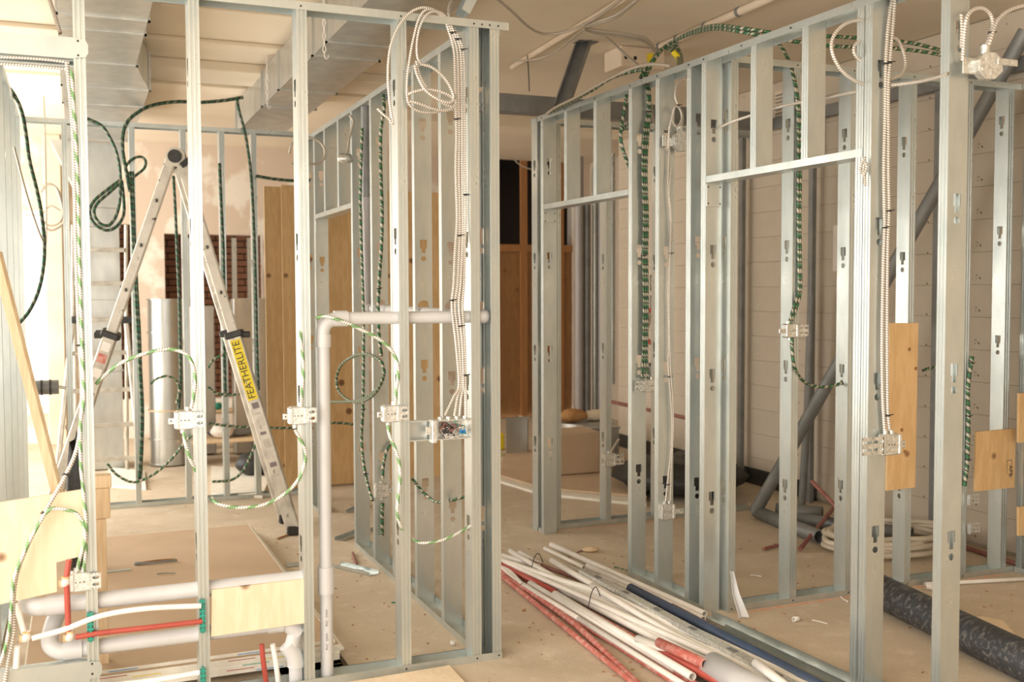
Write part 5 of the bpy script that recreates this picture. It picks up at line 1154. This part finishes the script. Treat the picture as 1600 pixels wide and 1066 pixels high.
# floor litter
def twig(label, a, c, r, mt, cat='scrap', name='scrap', z=None):
    z = r+.001 if z is None else z; p, q = P(*a, Z=z), P(*c, Z=z)
    tag(MB().tube(cr([p, p.lerp(q, .5)+Vector((0, .01, 0)), q], 4), r, 7).obj(name, M[mt]), label, cat)
twig('curled rusty strip on the floor near the vertical grey pipe', (551, 864), (557, 882), .008, 'red_dark')
twig('dark thin rod sticking out of a steel offcut on the floor behind the grey pipe', (543, 890), (568, 892), .004, 'steel_dark')
twig('white offcut of cable on the floor right of the white fitting', (1269, 969), (1293, 975), .003, 'white')
twig('short white stick on the floor beyond the second doorway', (1172, 899), (1190, 901), .004, 'white')
twig('white stick on the floor before the bottom track of the second doorway', (1314, 933), (1324, 940), .005, 'white')
twig('green wire scrap on the floor behind the conduit pile', (960, 886), (984, 893), .004, 'twistl')
twig('thin twig on the floor near the bottom at the right of the pile', (1298, 1052), (1316, 1055), .004, 'timber_dk')
twig('thin green offcut on the bare floor right of the boards', (612, 942), (619, 942), .003, 'green')
twig('dark stick on the plasterboard beside the pliers', (245, 897), (274, 896), .003, 'steel_dark', z=.111)
twig('dark stick on the floor at the left of the ladder foot', (434, 842), (458, 834), .006, 'timber_dk')
p = P(1245, 968, Z=.012); tag(MB().tube([(-.02, 0, .013), (.02, .005, .013)], .0125, 12, inner=.008).obj('white_fitting', M['white'], None, (p.x, p.y, 0.001)), 'small white plastic fitting on the floor before the second doorway', 'fitting')
p = P(714, 1004, Z=.01); tag(MB().tube([(0, 0, 0), (0, 0, .018)], .012, 10, inner=.008).obj('plastic_plug', M['white'], None, (p.x-.02, p.y, .0015)), 'tiny white cap on the floor beside the corner bottom track', 'cap')
for (x, y, a_, L, lb) in ((525, 882, .5, .32, 'long galvanised offcut on the floor just right of the grey stack'), (458, 877, -.2, .10, 'small galvanised offcut on the floor left of the third stud'), (530, 843, 2.3, .36, 'galvanised offcut on the floor towards the plywood sheets'), (548, 800, 2.5, .30, 'pair-bent galvanised offcut leaning near the plywood sheets')):
    p = P(x, y, Z=.01); b = MB(); b.loft([(-.035, .02), (-.035, 0), (.035, 0), (.035, .02)], 0, L, M=Matrix.Rotation(PI/2, 4, 'X'))
    o = b.obj('steel_offcut', M['galv'], None, (p.x, p.y, .003), (0, 0, a_)); tag(o, lb, 'steel offcut')
p = P(923, 860, Z=.01); tag(lump(.055, .03, .014).obj('dried_scrap', M['timber'], None, (p.x, p.y, .001)), 'tan crumpled scrap on the floor above the conduit pile', 'scrap')
p = P(905, 862, Z=.01); twig('dark red wire beside the tan crumpled scrap', (901, 864), (918, 859), .004, 'red_dark')
# bent steel flap leaning at the doorway foot
a, c = P(1148, 905, Y=.05), P(1162, 958, Y=-.05)
b = MB(); n = 0
for z, x, y, w_ in ((.22, P(1144, 905, Y=.10).x, .10, .010), (.12, P(1150, 935, Y=.07).x, .07, .020), (.012, P(1163, 950, Y=.02).x, .02, .030)):
    b.v += [(x-w_, y, z), (x, y+.02, z), (x+w_, y, z)]
for i in range(2):
    for j in range(2): b.face((i*3+j, i*3+j+1, i*3+4+j, i*3+3+j))
o = b.obj('steel_flap', M['pvc']); md = o.modifiers.new('s', 'SOLIDIFY'); md.thickness = .0015; tag(o, 'bent steel flap leaning at the foot of the second doorway post', 'steel offcut')
# pliers on the top board
p = P(232, 880, Z=.112); t = thing('pliers', 'long-handled pliers lying open on the brown board', 'tool', (p.x-.02, p.y, .1065), -.1)
MB().tube(cr([(-.03, .005, .008), (.05, .03, .008), (.10, .035, .008), (.16, .03, .008)], 4), .006, 7).obj('handle', M['ply_dk'], t)
MB().tube(cr([(-.03, 0, .008), (.05, -.012, .008), (.11, -.002, .008), (.17, .012, .008)], 4), .006, 7).obj('handle', M['steel_dark'], t)
MB().bbox((-.055, -.012, .001), (-.02, .016, .014), .004).obj('jaw', M['steel_dark'], t)
a, c = P(160, 893, Z=.11), P(204, 889, Z=.11); tag(MB().box((a.x, a.y-.02, .1055), (c.x, a.y+.02, .1075)).obj('steel_rule', M['galv']), 'flat grey steel strip on the brown board pointing at the pliers', 'strip')
# small debris nobody could count
b = MB()
for k in range(320):
    x, y = random.choice(((random.uniform(-2, 3.2), random.uniform(-.6, 5)), (random.uniform(.2, 3), random.uniform(-1.5, 1.5)), (random.uniform(-.6, 1), random.uniform(-.4, 3))))
    if -1.95 < x < -.55 and .1 < y < 2.7: continue
    if abs(x) < .1 and y > 0: continue
    a = random.uniform(0, PI); L = random.uniform(.002, .010); w_ = random.uniform(.0012, .0035)
    b.box((-L, -w_, 0), (L, w_, .003), Matrix.Translation((x, y, .0005)) @ Matrix.Rotation(a, 4, 'Z'))
tag(b.obj('floor_debris', M['timber_dk']), 'small brown chips and crumbs scattered over the dusty floor', 'debris', kind='stuff')
# chalk lines snapped on the floor
def chalk(a, c, w_=.02):
    p, q = Vector((*a, 0)), Vector((*c, 0)); d = (q-p).normalized(); n_ = Vector((-d.y, d.x, 0))*w_
    return MB().poly([[((v).x, (v).y) for v in (p-n_, q-n_, q+n_, p+n_)]], lambda x, y: (x, y, .0012), (0, 0, -.001)).obj('chalk_line', M['chalk'])
for a, c, lb in (((1.10, 2.10), (2.2, 2.10), 'orange chalk line on the floor before the partition beyond the first doorway'), ((1.30, .13), (3.1, .13), 'orange chalk line on the floor before the partition of the second doorway'), ((1.145, -.9), (1.135, -.1), 'orange chalk line on the floor across the second doorway threshold')):
    tag(chalk(a, c, .012), lb, 'chalk line')
